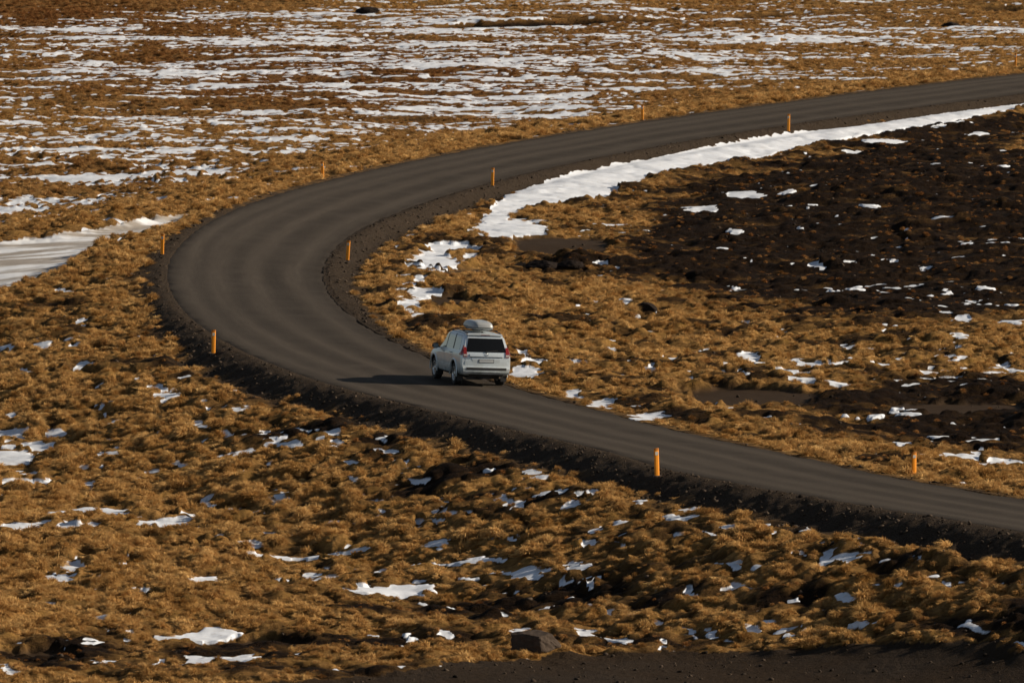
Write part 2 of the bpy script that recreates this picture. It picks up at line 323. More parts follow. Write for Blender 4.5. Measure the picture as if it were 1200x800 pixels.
# ------------------------------------------------------------------ materials
def new_mat(name):
    m = bpy.data.materials.new(name); m.use_nodes = True; n = m.node_tree.nodes; n.clear()
    out = n.new('ShaderNodeOutputMaterial'); return m, m.node_tree, n, out
def principled(name, col, rough=.5, metal=0, coat=0, bump=0, bscale=40, vary=0, spec=.5, emit=None):
    m, t, n, out = new_mat(name); b = n.new('ShaderNodeBsdfPrincipled'); t.links.new(b.outputs[0], out.inputs[0])
    b.inputs['Base Color'].default_value = (*col, 1); b.inputs['Roughness'].default_value = rough; b.inputs['Metallic'].default_value = metal
    b.inputs['Coat Weight'].default_value = coat; b.inputs['Specular IOR Level'].default_value = spec
    tc = n.new('ShaderNodeTexCoord')
    if vary:
        ns = n.new('ShaderNodeTexNoise'); ns.inputs['Scale'].default_value = 5; ns.inputs['Detail'].default_value = 6; t.links.new(tc.outputs['Object'], ns.inputs[0])
        mx = n.new('ShaderNodeMix'); mx.data_type = 'RGBA'; mx.inputs[6].default_value = (*[c*(1-vary) for c in col], 1); mx.inputs[7].default_value = (*[min(1, c*(1+vary)) for c in col], 1)
        t.links.new(ns.outputs[0], mx.inputs[0]); t.links.new(mx.outputs[2], b.inputs['Base Color'])
    if bump:
        ns = n.new('ShaderNodeTexNoise'); ns.inputs['Scale'].default_value = bscale; ns.inputs['Detail'].default_value = 8; t.links.new(tc.outputs['Object'], ns.inputs[0])
        bp = n.new('ShaderNodeBump'); bp.inputs['Strength'].default_value = bump; bp.inputs['Distance'].default_value = .05
        t.links.new(ns.outputs[0], bp.inputs['Height']); t.links.new(bp.outputs[0], b.inputs['Normal'])
    return m
class G:
    """tiny node graph helper"""
    def __init__(s, t): s.t = t; s.n = t.nodes
    def _in(s, sock, v):
        if isinstance(v, bpy.types.NodeSocket): s.t.links.new(v, sock)
        elif isinstance(v, tuple) and len(v) == 3 and sock.type == 'RGBA': sock.default_value = (*v, 1)
        else: sock.default_value = v
    def mix(s, f, a, b):
        m = s.n.new('ShaderNodeMix'); m.data_type = 'RGBA'; s._in(m.inputs[0], f); s._in(m.inputs[6], a); s._in(m.inputs[7], b); return m.outputs[2]
    def math(s, op, a, b=0.0, c=None, clamp=False):
        m = s.n.new('ShaderNodeMath'); m.operation = op; m.use_clamp = clamp; s._in(m.inputs[0], a); s._in(m.inputs[1], b)
        if c is not None: s._in(m.inputs[2], c)
        return m.outputs[0]
    def noise(s, vec, sc, det=4, rough=.55):
        m = s.n.new('ShaderNodeTexNoise'); s._in(m.inputs['Vector'], vec); m.inputs['Scale'].default_value = sc; m.inputs['Detail'].default_value = det; m.inputs['Roughness'].default_value = rough; return m.outputs[0]
    def rng(s, v, a, b, c=0., d=1.):
        m = s.n.new('ShaderNodeMapRange'); s._in(m.inputs[0], v); m.inputs[1].default_value = a; m.inputs[2].default_value = b; m.inputs[3].default_value = c; m.inputs[4].default_value = d; return m.outputs[0]
    def attr(s, name, typ='GEOMETRY'):
        m = s.n.new('ShaderNodeAttribute'); m.attribute_name = name; m.attribute_type = typ; return m
    def sep(s, v):
        m = s.n.new('ShaderNodeSeparateColor'); s._in(m.inputs[0], v); return m.outputs

mland, t, n, out = new_mat('land'); g = G(t)
pos = n.new('ShaderNodeNewGeometry').outputs['Position']
A = g.sep(g.attr('maskA').outputs['Color']); B = g.sep(g.attr('maskB').outputs['Color'])
nf = g.noise(pos, 5.0, 5, .65); nm = g.noise(pos, 1.1, 4); nl = g.noise(pos, .16, 3); nvf = g.noise(pos, 22, 3, .7)
grass = g.mix(g.rng(nf, .35, .65), (.14, .070, .020), (.38, .215, .072))
grass = g.mix(g.rng(nm, .45, .75), grass, (.24, .135, .036))
heath = g.mix(g.rng(nf, .35, .68), (.055, .022, .007), (.20, .085, .026))
base = g.mix(g.math('MULTIPLY', B[2], .8), grass, heath)
soilc = g.mix(g.rng(nf, .35, .7), (.0045, .0026, .0014), (.018, .0095, .0042))
soilc = g.mix(g.rng(nm, .55, .8), soilc, (.034, .019, .0075))
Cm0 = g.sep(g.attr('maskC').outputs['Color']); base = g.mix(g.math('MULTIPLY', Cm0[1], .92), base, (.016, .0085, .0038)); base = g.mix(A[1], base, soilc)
grv = g.mix(g.rng(nvf, .35, .72), (.013, .0095, .0065), (.075, .055, .038)); base = g.mix(A[2], base, grv)
soilc = soilc; trk = g.mix(g.rng(nvf, .35, .72), (.016, .012, .0085), (.052, .038, .027)); trk = g.mix(g.rng(nl, .4, .6), trk, (.030, .020, .012))
Cm = g.sep(g.attr('maskC').outputs['Color']); base = g.mix(Cm[0], base, trk)
base = g.mix(B[0], base, (.036, .023, .013))
mpi = n.new('ShaderNodeMapping'); mpi.inputs['Scale'].default_value = (.12, .55, 1); t.links.new(pos, mpi.inputs[0])
icec = g.mix(g.rng(g.noise(mpi.outputs[0], 1.0, 4), .44, .60), (.66, .68, .70), (.30, .27, .235)); base = g.mix(B[1], base, icec)
sedge = g.rng(g.math('ADD', A[0], g.math('MULTIPLY', g.math('ADD', g.math('MULTIPLY', g.math('SUBTRACT', nf, .5), 1.5), g.math('MULTIPLY', g.math('SUBTRACT', nvf, .5), .9)))), .38, .62)
snc = g.mix(g.rng(nm, .3, .75), (.61, .655, .72), (.50, .53, .57)); snc = g.mix(g.rng(nf, .56, .74, 0, .55), snc, (.36, .29, .21)); base = g.mix(sedge, base, snc)
b = n.new('ShaderNodeBsdfPrincipled'); t.links.new(base, b.inputs['Base Color']); t.links.new(b.outputs[0], out.inputs[0])
t.links.new(g.rng(g.math('MAXIMUM', B[0], B[1]), 0, 1, .92, .8), b.inputs['Roughness']); b.inputs['Specular IOR Level'].default_value = .04
bp = n.new('ShaderNodeBump'); bp.inputs['Distance'].default_value = .16
hgt = g.math('ADD', g.math('MULTIPLY', nf, 1.0), g.math('MULTIPLY', nvf, .45))
t.links.new(hgt, bp.inputs['Height'])
flat = g.math('MAXIMUM', g.math('MAXIMUM', B[0], B[1]), sedge)
t.links.new(g.rng(flat, 0, 1, .95, .16), bp.inputs['Strength']); t.links.new(bp.outputs[0], b.inputs['Normal'])

mroad, t, n, out = new_mat('road_surface'); g = G(t)
pos = n.new('ShaderNodeNewGeometry').outputs['Position']; uv = n.new('ShaderNodeUVMap'); uv.uv_map = 'UVMap'
sx = n.new('ShaderNodeSeparateXYZ'); t.links.new(uv.outputs[0], sx.inputs[0]); vv = sx.outputs[1]; mpw = n.new('ShaderNodeMapping'); mpw.inputs['Scale'].default_value = (.06, .25, 1); t.links.new(uv.outputs[0], mpw.inputs[0]); vv0 = vv; vv = g.math('ADD', vv, g.math('MULTIPLY', g.math('SUBTRACT', g.noise(mpw.outputs[0], 1.0, 3), .5), 1.6))
def band(c, w):
    q = g.math('DIVIDE', g.math('SUBTRACT', vv, c), w); q = g.math('MULTIPLY', q, q); return g.math('POWER', 2.718, g.math('MULTIPLY', q, -1.0))
mp = n.new('ShaderNodeMapping'); mp.inputs['Scale'].default_value = (.02, .9, 1); t.links.new(uv.outputs[0], mp.inputs[0])
streak = g.noise(mp.outputs[0], 2.2, 5, .6)
mp2 = n.new('ShaderNodeMapping'); mp2.inputs['Scale'].default_value = (.07, 1.0, 1); t.links.new(uv.outputs[0], mp2.inputs[0])
streak2 = g.noise(mp2.outputs[0], 5, 4, .6)
tr = g.math('ADD', g.math('ADD', band(-2.45, .50), band(-.35, .55)), g.math('ADD', band(1.35, .6), band(2.6, .45)))
tr = g.math('MULTIPLY', tr, g.rng(streak, .3, .65, .5, 1.0), clamp=True)
col = g.mix(tr, (.021, .0170, .0130), (.062, .0510, .0400))
col = g.mix(g.rng(streak2, .35, .7, 0, .55), col, (.034, .028, .022))
spk = g.noise(pos, 30, 3, .75); col = g.mix(g.rng(spk, .45, .75, 0, .5), col, (.095, .078, .062))
lg = g.noise(pos, .35, 4, .6); col = g.mix(g.rng(lg, .42, .7, 0, .55), col, (.054, .045, .036))
edge = g.rng(g.math('ABSOLUTE', vv0), 3.05, 3.6, 0, .75); edge = g.math('MULTIPLY', edge, g.rng(g.noise(pos, 1.4, 3), .3, .6))
col = g.mix(edge, col, (.018, .013, .009))
thin = g.math('MULTIPLY', g.math('ADD', band(.38, .05), band(1.55, .04)), g.rng(g.noise(pos, .22, 3), .42, .62)); col = g.mix(g.math('MULTIPLY', thin, .0), col, (.15, .125, .10))
b = n.new('ShaderNodeBsdfPrincipled'); t.links.new(col, b.inputs['Base Color']); b.inputs['Roughness'].default_value = .9; b.inputs['Specular IOR Level'].default_value = .06
bp = n.new('ShaderNodeBump'); bp.inputs['Distance'].default_value = .02; bp.inputs['Strength'].default_value = .8
t.links.new(g.math('ADD', g.noise(pos, 18, 4, .75), g.math('MULTIPLY', streak2, .6)), bp.inputs['Height']); t.links.new(bp.outputs[0], b.inputs['Normal'])
t.links.new(b.outputs[0], out.inputs[0])

mgrass, t, n, out = new_mat('dry_grass'); g = G(t)
pos = n.new('ShaderNodeNewGeometry').outputs['Position']; tone = g.attr('tone', 'INSTANCER').outputs['Fac']; rnd = g.attr('rnd', 'INSTANCER').outputs['Fac']
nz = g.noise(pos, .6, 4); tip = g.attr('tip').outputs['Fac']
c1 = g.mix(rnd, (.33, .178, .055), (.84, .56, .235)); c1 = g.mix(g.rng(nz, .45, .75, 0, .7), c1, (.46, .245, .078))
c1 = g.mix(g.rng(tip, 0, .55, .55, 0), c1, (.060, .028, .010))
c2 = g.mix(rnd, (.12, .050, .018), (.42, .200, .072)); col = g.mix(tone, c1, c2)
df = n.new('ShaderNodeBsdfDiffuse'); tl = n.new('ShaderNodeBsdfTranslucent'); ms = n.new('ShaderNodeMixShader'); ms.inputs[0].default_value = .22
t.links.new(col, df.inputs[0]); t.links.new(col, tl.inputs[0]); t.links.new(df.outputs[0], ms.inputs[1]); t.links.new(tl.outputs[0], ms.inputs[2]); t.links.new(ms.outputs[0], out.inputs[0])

mstone, t, n, out = new_mat('loose_stone'); g = G(t)
rnd = g.attr('rnd', 'INSTANCER').outputs['Fac']; col = g.mix(rnd, (.012, .009, .0065), (.085, .063, .045))
b = n.new('ShaderNodeBsdfPrincipled'); t.links.new(col, b.inputs[0]); b.inputs['Roughness'].default_value = .9; b.inputs['Specular IOR Level'].default_value = .08; t.links.new(b.outputs[0], out.inputs[0])

# ------------------------------------------------------------------ write the land meshes
V = np.stack([x, y, z], 1)
idx = np.arange(NRr*NCc).reshape(NRr, NCc)
quads = np.stack([idx[:-1,:-1], idx[:-1,1:], idx[1:,1:], idx[1:,:-1]], -1).reshape(-1, 4)
MA = np.stack([snowm, soilm, gravel*fin], 1); MB = np.stack([mudm, icef*1.0, np.clip(brown*.9 + .1*n8, 0, 1)], 1)
MB[:, 1] = np.where(icef, 1 - .8*strmm, 0); MA[:, 1] = np.maximum(MA[:, 1], strmm*icef)
qc = lambda a: a[quads].mean(1)
kind = np.zeros(len(quads), np.int8)
kind[qc(snowm) > .5] = 1; kind[qc(icef*1.0) > .5] = 2; kind[qc(trackm) > .5] = 3; kind[(qc(mudm) > .5) & (kind == 0)] = 4
for k, (nm_, kd, lab) in enumerate([('ground', 'structure', None), ('snow', 'stuff', 'thin white snow lying in scraps and drifts on the brown heath'),
        ('frozen_stream', 'structure', None), ('gravel_track', 'structure', None), ('mud_flat', 'structure', None)]):
    qk = quads[kind == k]; used = np.zeros(len(V), bool); used[qk.ravel()] = True; remap = np.cumsum(used)-1
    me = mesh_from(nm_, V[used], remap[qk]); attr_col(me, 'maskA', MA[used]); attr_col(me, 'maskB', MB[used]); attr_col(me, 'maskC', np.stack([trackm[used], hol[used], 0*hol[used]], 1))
    o = link(nm_, me, None, mland); tag(o, lab, 'snow' if lab else None, kind=kd)

def z_at(px, py):
    px = float(px); py = float(py); j = int(np.searchsorted(rows, py))-1; fy = (py-rows[j])/(rows[j+1]-rows[j]); r = []
    for jj in (j, j+1): r.append(np.interp(px, X[jj], GZ[jj]))
    return r[0]*(1-fy)+r[1]*fy

# road ribbon
nv = 33; vs = np.linspace(-HW-.12, HW+.12, nv); RX = RC[:, None, 0] + RN[:, None, 0]*vs; RY = RC[:, None, 1] + RN[:, None, 1]*vs
RZ = RC[:, None, 2] + RC[:, None, 3]*vs + .03 - .035*(np.abs(vs)/HW)**2
RZ = RZ - .012*np.exp(-((vs+2.35)/.4)**2) - .012*np.exp(-((vs+.75)/.4)**2) - .012*np.exp(-((vs-.95)/.4)**2) - .012*np.exp(-((vs-2.45)/.4)**2) + .008*fbm(RX, RY, 1.3, 3, 31)
RZ[:, 0] -= .1; RZ[:, -1] -= .1
wob = .22*fbm(RX, RY, 2.4, 4, 33)*(np.abs(vs) > 3.2); RX = RX + RN[:, None, 0]*wob; RY = RY + RN[:, None, 1]*wob
ri = np.arange(NR*nv).reshape(NR, nv); rq = np.stack([ri[:-1,:-1], ri[1:,:-1], ri[1:,1:], ri[:-1,1:]], -1).reshape(-1, 4)
me = mesh_from('road', np.stack([RX.ravel(), RY.ravel(), RZ.ravel()], 1), rq)
uvl = me.uv_layers.new(name='UVMap'); UU = np.repeat(RS, nv); VV = np.tile(vs, NR); uvl.data.foreach_set('uv', np.stack([UU[rq.ravel()], VV[rq.ravel()]], 1).astype(np.float32).ravel())
tag(link('road', me, None, mroad), kind='structure')
def road_z(px, py):
    k = int(np.argmin((RC[:,0]-px)**2 + (RC[:,1]-py)**2)); v = (px-RC[k,0])*RN[k,0] + (py-RC[k,1])*RN[k,1]
    return RC[k,2] + RC[k,3]*v + .03 - .035*(abs(v)/HW)**2 - .008, v, k

# ------------------------------------------------------------------ scattered stuff (grass tufts, loose stones)
def scatter(name, protos, pts, rot, scl, rnd, tone, mat, label, cat, pick=None):
    """one object: prototype pieces (vid >= 0) and bare points (vid = -1); the nodes put a piece on every point"""
    VV = []; FF = []; vid = []; tip = []; off = 0
    for k, (pv, pf, pt) in enumerate(protos):
        VV.append(pv); FF.append(np.asarray(pf)+off); vid += [k]*len(pv); tip += list(pt); off += len(pv)
    VV.append(pts); npnt = len(pts); vid += [-1]*npnt; tip += [0]*npnt
    me = mesh_from(name, np.vstack(VV), np.vstack(FF), smooth=False); o = link(name, me, None, mat); N = len(vid); z_ = np.zeros(off, np.float32)
    def at(nm, ty, arr, key='value'):
        a = me.attributes.new(nm, ty, 'POINT'); a.data.foreach_set(key, np.asarray(arr).ravel())
    at('vid', 'INT', np.array(vid, np.int32)); at('tip', 'FLOAT', np.array(tip, np.float32))
    at('rot', 'FLOAT_VECTOR', np.vstack([np.zeros((off, 3)), rot]).astype(np.float32), 'vector')
    at('scl', 'FLOAT_VECTOR', np.vstack([np.zeros((off, 3)), scl]).astype(np.float32), 'vector')
    at('pick', 'INT', np.r_[z_, pick if pick is not None else rng.integers(0, len(protos), npnt)].astype(np.int32))
    at('rnd', 'FLOAT', np.r_[z_, rnd].astype(np.float32)); at('tone', 'FLOAT', np.r_[z_, tone].astype(np.float32))
    ng = bpy.data.node_groups.new(name, 'GeometryNodeTree'); ng.interface.new_socket('Geometry', in_out='INPUT', socket_type='NodeSocketGeometry')
    ng.interface.new_socket('Geometry', in_out='OUTPUT', socket_type='NodeSocketGeometry')
    N_ = ng.nodes; Lk = ng.links.new; gi = N_.new('NodeGroupInput'); go = N_.new('NodeGroupOutput')
    def named(nm, ty):
        a = N_.new('GeometryNodeInputNamedAttribute'); a.data_type = ty; a.inputs[0].default_value = nm; return a.outputs[0]
    v = named('vid', 'INT')
    def sel(k):
        c = N_.new('FunctionNodeCompare'); c.data_type = 'INT'; c.operation = 'EQUAL'
        i = [s for s in c.inputs if s.enabled or s.type == 'INT']; ints = [s for s in c.inputs if s.type == 'INT']
        Lk(v, ints[0]); ints[1].default_value = k
        s = N_.new('GeometryNodeSeparateGeometry'); s.domain = 'POINT'; Lk(gi.outputs[0], s.inputs[0]); Lk(c.outputs[0], s.inputs[1]); return s.outputs[0]
    jn = N_.new('GeometryNodeJoinGeometry')
    for k in range(len(protos)):
        gti = N_.new('GeometryNodeGeometryToInstance'); Lk(sel(k), gti.inputs[0]); Lk(gti.outputs[0], jn.inputs[0])
    iop = N_.new('GeometryNodeInstanceOnPoints'); Lk(sel(-1), iop.inputs['Points']); Lk(jn.outputs[0], iop.inputs['Instance']); iop.inputs['Pick Instance'].default_value = True
    Lk(named('pick', 'INT'), iop.inputs['Instance Index'])
    e2r = N_.new('FunctionNodeEulerToRotation'); Lk(named('rot', 'FLOAT_VECTOR'), e2r.inputs[0]); Lk(e2r.outputs[0], iop.inputs['Rotation'])
    Lk(named('scl', 'FLOAT_VECTOR'), iop.inputs['Scale']); Lk(iop.outputs[0], go.inputs[0])
    md = o.modifiers.new('scatter', 'NODES'); md.node_group = ng
    tag(o, label, cat, kind='stuff'); return o
def tuft(nb, rad, h, lean):
    Vv = []; Ff = []; T = []
    for b_ in range(nb):
        a = random.uniform(0, 6.283); r = rad*math.sqrt(random.random()); bx, by = r*math.cos(a), r*math.sin(a)
        hh = h*random.uniform(.55, 1.1)*(1-.35*(r/rad)**2); a2 = a + random.gauss(0, .7); ln = lean*random.uniform(.3, 1.2)*(.35+r/rad)
        w = random.uniform(.007, .014); px, py = -math.sin(a2)*w, math.cos(a2)*w
        dx, dy = math.cos(a2)*ln*hh-.12*hh, math.sin(a2)*ln*hh
        pts_ = [(bx-px, by-py, -.05), (bx+px, by+py, -.05), (bx+dx*.4+px*.9, by+dy*.4+py*.9, hh*.62), (bx+dx*.4-px*.9, by+dy*.4-py*.9, hh*.62),
                (bx+dx*1.15+px*.3, by+dy*1.15+py*.3, hh*random.uniform(.7, 1.0)), (bx+dx*1.15-px*.3, by+dy*1.15-py*.3, hh*.86)]
        k = len(Vv); Vv += pts_; T += [0, 0, .6, .6, 1, 1]; Ff += [(k, k+1, k+2, k+3), (k+3, k+2, k+4, k+5)]
    return np.array(Vv), np.array(Ff), T
def tussock(nb, rad, h):
    Vv = []; Ff = []; T = []; nA, nB = 12, 4
    for j in range(nB+1):                                   # matted core
        ph = math.pi/2*j/nB
        for i in range(nA):
            a = 2*math.pi*i/nA; q_ = 1+.14*math.sin(3*a+rad*50)+random.uniform(-.08, .08); cr = math.cos(ph)*rad*.62*q_
            Vv.append((cr*math.cos(a)+.02, cr*math.sin(a), h*.52*math.sin(ph)**.8*q_-.05)); T.append(.25+.3*j/nB)
    for j in range(nB):
        for i in range(nA): i2 = (i+1) % nA; Ff.append((j*nA+i, j*nA+i2, (j+1)*nA+i2, (j+1)*nA+i))
    for b_ in range(nb):
        a = random.uniform(0, 6.283); ph = math.asin(random.random()**.8)*.98; c_, s_ = math.cos(ph), math.sin(ph)
        p = Vector((c_*rad*.60*math.cos(a), c_*rad*.60*math.sin(a), h*.48*s_-.02)); o_ = Vector((c_*math.cos(a)+random.gauss(0, .35)-.50, c_*math.sin(a)+random.gauss(0, .35), .35+.7*s_+random.gauss(0, .2))).normalized()
        ln = h*random.uniform(.40, 1.15); w = random.uniform(.006, .013); sd_ = Vector((-math.sin(a), math.cos(a), random.gauss(0, .3))).normalized()*w
        m_ = p+o_*ln*.6; e_ = p+o_*ln+Vector((-ln*random.uniform(0, .35), 0, -ln*random.uniform(.1, .5))); k = len(Vv)
        Vv += [tuple(p-sd_), tuple(p+sd_), tuple(m_+sd_), tuple(m_-sd_), tuple(e_+sd_*.4), tuple(e_-sd_*.4)]; T += [.2, .2, .7, .7, 1, 1]; Ff += [(k, k+1, k+2, k+3), (k+3, k+2, k+4, k+5)]
    return np.array(Vv), np.array(Ff), T
protos = [tuft(random.randint(55, 85), random.uniform(.16, .26), random.uniform(.13, .21), random.uniform(.7, 1.3)) for _ in range(9)]
protos += [tussock(random.randint(230, 300), random.uniform(.24, .34), random.uniform(.26, .36)) for _ in range(8)]
NP = 330000
gj = rng.uniform(NF0, NRr-42, NP); gi_ = rng.uniform(UC0, NCc-UC0-2, NP)
j0 = gj.astype(int); i0 = gi_.astype(int); k0 = j0*NCc+i0
fj = gj-j0; fi = gi_-i0
def bil(a):
    a = a.reshape(X.shape); return (a[j0,i0]*(1-fi)+a[j0,i0+1]*fi)*(1-fj)+(a[j0+1,i0]*(1-fi)+a[j0+1,i0+1]*fi)*fj
px, py, pz = bil(x), bil(y), bil(z); pg = bil(grassy); ps = bil(snowm); ph = bil(hum*.9+.55*hum_big)
SM = np.maximum(np.maximum(np.maximum(snowm, mudm), .75*soilm), icef*1.0).reshape(X.shape); near_sn = np.zeros(NP)
for dj in (-6, -3, 2, 4, 6, 8, 10): near_sn = np.maximum(near_sn, SM[np.clip(j0+dj, 0, NRr-1), i0])
FLW = farlow.reshape(X.shape); lowf = FLW[j0, i0]
clump = .5+.5*fbm(px, py, 1.8, 3, 41)*1.4
keep = rng.random(NP) < np.clip(pg*(.35+.75*clump)*np.clip(-.12+1.45*ph, .03, 1.2)*(1-.45*near_sn), 0, 1)*(ps < .35)*(bil(np.abs(d)) > HW+.35)
# thin out near ground where grid cells are tiny
dens = np.interp(py, [190, 300, 450, 700], [.42, .6, .85, 1.0]); keep &= rng.random(NP) < dens
px, py, pz = px[keep], py[keep], pz[keep]; m = len(px); br = bil(brown)[keep]; so = bil(soilm)[keep]; dd = bil(d)[keep]; near_sn = near_sn[keep]
sc = .78*(1-.4*near_sn)*(.35+.65*lowf[keep])* rng.uniform(.55, 1.15, m)*np.interp(py, [200, 320, 500, 700], [.95, 1.05, 1.35, 1.7])*(1-.35*so)
rot = np.stack([rng.normal(0, .12, m), rng.normal(-.05, .12, m), rng.uniform(-.5, .5, m)+np.pi*2*0], 1)
rot[:, 2] = rng.uniform(0, 6.283, m)
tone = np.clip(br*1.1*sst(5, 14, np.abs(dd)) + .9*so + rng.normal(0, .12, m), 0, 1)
rv = np.clip(.5 + .55*fbm(px, py, 2.6, 3, 43) + rng.normal(0, .2, m), 0, 1)
PT = [np.stack([px, py, pz-.02], 1)]; RO = [rot]; SC = [np.stack([sc, sc, sc*rng.uniform(.7, 1.2, m)], 1)]; rv = rv*.62; RV = [rv]; TO = [tone]; PK = [rng.integers(0, 9, m)]  # ground tufts coloured darker for the shade in gaps between tussocks
NQ = 400000; gj = rng.uniform(NF0, NRr-42, NQ); gi_ = rng.uniform(UC0, NCc-UC0-2, NQ); j0 = gj.astype(int); i0 = gi_.astype(int); fj = gj-j0; fi = gi_-i0
px, py, pz = bil(x), bil(y), bil(z); pg = bil(grassy); ps = bil(snowm); ad = np.abs(bil(d))
near_sn = np.zeros(NQ)
for dj in (-6, -3, 2, 4, 6, 8, 10, 12): near_sn = np.maximum(near_sn, SM[np.clip(j0+dj, 0, NRr-1), i0])
dens = np.interp(py, [190, 300, 450, 700], [.34, .52, .9, 1.0]); cl = np.clip(.34+.9*fbm(px, py, 2.2, 3, 61)+.6*fbm(px, py, 14, 2, 62), .02, .62)*np.clip(.35+1.3*bil(hum_big), .3, 1.3)
keep = (rng.random(NQ) < np.clip(pg*1.1, 0, 1)*cl*dens*(1-.68*near_sn)) & (ps < .3) & (ad > HW+.6)
px, py, pz = px[keep], py[keep], pz[keep]; m = len(px); br = bil(brown)[keep]; so = bil(soilm)[keep]; ad = ad[keep]; near_sn = near_sn[keep]
sc = np.clip(rng.lognormal(-.36, .34, m), .3, 1.35)*np.interp(py, [200, 320, 500, 700], [.58, .70, .82, .95])*(1-.25*so)*(1-.42*near_sn)*(.2+.8*FLW[j0, i0][keep])
PT.append(np.stack([px, py, pz-.04], 1)); SC.append(np.stack([sc*rng.uniform(1.0, 1.9, m), sc, sc*rng.uniform(.75, 1.3, m)], 1)); RO.append(np.stack([rng.normal(0, .08, m), rng.normal(0, .08, m), rng.normal(0, .5, m)], 1))
dq = bil(d)[keep] if False else look(T_d, px, py); RV.append(np.clip(.56 + .30*(dq < 0) - .10*((dq > 0)&(py < 400)) + .75*fbm(px, py, 3.1, 3, 43) + .5*fbm(px, py, 15, 2, 44) + rng.normal(0, .20, m), 0, 1)); TO.append(np.clip(br*1.05*sst(5, 14, ad) + .9*so + rng.normal(0, .12, m), 0, 1)); PK.append(rng.integers(9, 17, m))
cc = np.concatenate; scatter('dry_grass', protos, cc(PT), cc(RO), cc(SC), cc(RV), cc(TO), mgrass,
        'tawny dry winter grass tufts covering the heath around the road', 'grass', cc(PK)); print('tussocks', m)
print('tufts', m)
def stone(sd_):
    bm = bmesh.new(); bmesh.ops.create_icosphere(bm, subdivisions=1, radius=1)
    r_ = random.Random(sd_)
    for v_ in bm.verts: v_.co *= r_.uniform(.7, 1.15); v_.co.z *= .6
    bm.verts.ensure_lookup_table(); Vv = np.array([v_.co[:] for v_ in bm.verts]); Ff = [[v_.index for v_ in f.verts] for f in bm.faces]; bm.free()
    Ff = np.array([f+[f[-1]] for f in Ff]); return Vv, Ff
def stone_q(sd_):
    bm = bmesh.new(); bmesh.ops.create_cube(bm, size=1.4); bmesh.ops.subdivide_edges(bm, edges=bm.edges[:], cuts=1, use_grid_fill=True)
    r_ = random.Random(sd_)
    for v_ in bm.verts: v_.co = v_.co.normalized()*r_.uniform(.75, 1.15); v_.co.z *= .62
    bm.verts.index_update(); Vv = np.array([v_.co[:] for v_ in bm.verts]); Ff = np.array([[v_.index for v_ in f.verts] for f in bm.faces]); bm.free(); return Vv, Ff, [0]*len(Vv)
NS = 150000; gj = rng.uniform(NF0, NRr-42, NS); gi_ = rng.uniform(UC0, NCc-UC0-2, NS); j0 = gj.astype(int); i0 = gi_.astype(int); fj = gj-j0; fi = gi_-i0
sg_ = bil(gravel)*(bil(np.abs(d)) > HW+.05) + .25*bil(trackm) + .08*bil(soilm)
keep = (rng.random(NS) < sg_*.5)&(bil(snowm) < .3); px, py, pz = bil(x)[keep], bil(y)[keep], bil(z)[keep]; m = len(px)
sc = .03 + .07*rng.random(m)**3 + .01*(py > 400); r3 = rng.uniform(0, 6.28, (m, 3))*[.15, .15, 1]
scatter('loose_stones', [stone_q(k) for k in range(6)], np.stack([px, py, pz+.01], 1), r3, np.stack([sc*1.2, sc, sc], 1), rng.random(m)**1.3, rng.random(m), mstone,
        'loose dark gravel stones along the road shoulders and track', 'gravel')
print('stones', m)

# ------------------------------------------------------------------ rocks
mrock = principled('lava_rock', (.055, .041, .031), .9, spec=.1, bump=1.0, bscale=5, vary=.6)
mblack = principled('black_lava', (.016, .012, .010), .95, spec=.05, bump=.9, bscale=8, vary=.5)
def rock(name, loc, dims, seed, mat, label, rz=0, group=None, planes=()):
    bm = bmesh.new(); bmesh.ops.create_icosphere(bm, subdivisions=5, radius=1); r_ = random.Random(seed)
    pl = []
    for k in range(11):
        n_ = Vector((r_.gauss(0, 1), r_.gauss(0, 1), r_.gauss(0, .8))).normalized(); pl.append((n_, r_.uniform(.62, .9)))
    pl += [(Vector(n_).normalized(), q_) for n_, q_ in planes]
    for v_ in bm.verts:
        p = v_.co.copy()
        for n_, dd_ in pl:
            e_ = p.dot(n_)-dd_
            if e_ > 0: p -= n_*e_*.92
        v_.co = p
    co = np.array([v_.co[:] for v_ in bm.verts])
    nz_ = fbm(co[:,0]+seed, co[:,1]+co[:,2]*.8, .5, 4, 51)*.07 + fbm(co[:,0]*.5+co[:,2], co[:,1]*3+seed, .5, 3, 53)*.04
    for v_, q_ in zip(bm.verts, nz_): v_.co *= 1+q_; v_.co.x *= dims[0]/2; v_.co.y *= dims[1]/2; v_.co.z *= dims[2]/2
    me = bpy.data.meshes.new(name); bm.to_mesh(me); bm.free()
    for f in me.polygons: f.use_smooth = False
    o = link(name, me, None, mat); o.location = loc; o.rotation_euler = (0, 0, rz); tag(o, label, 'rock', group); return o
p = ground_at(627, 774); rock('boulder', (p[0], p[1]+.3, z_at(*p)+.24), (1.85, 1.3, .95), 5, mrock, 'large weathered boulder half in shade beside the gravel track at the bottom', 0, planes=(((-.62, -.78, .05), .38), ((.72, -.68, .15), .55), ((0, -.2, 1), .62)))
for k, (cu, cv, w_, h_, lab) in enumerate([(640,322,1.9,.8,'widest black lava rock in the outcrop above the car'),(612,318,1.1,.55,'small black lava rock at the left end of the outcrop above the car'),
        (668,322,1.2,.6,'black lava rock at the right end of the outcrop above the car'),(757,372,1.1,.6,'lone black lava rock with snow beside it, right of the outcrop'),
        (430,18,2.4,.9,'black lava mound standing alone at the top of the snowy heath'),(1114,33,1.6,.6,'far black lava rock on the snowy heath at the upper right')]):
    p = ground_at(cu, cv); rock('lava_rock', (p[0], p[1], z_at(*p)+h_*.12), (w_, w_*1.1, h_), 20+k, mblack, lab, k*1.1, 'black lava rocks on the heath')

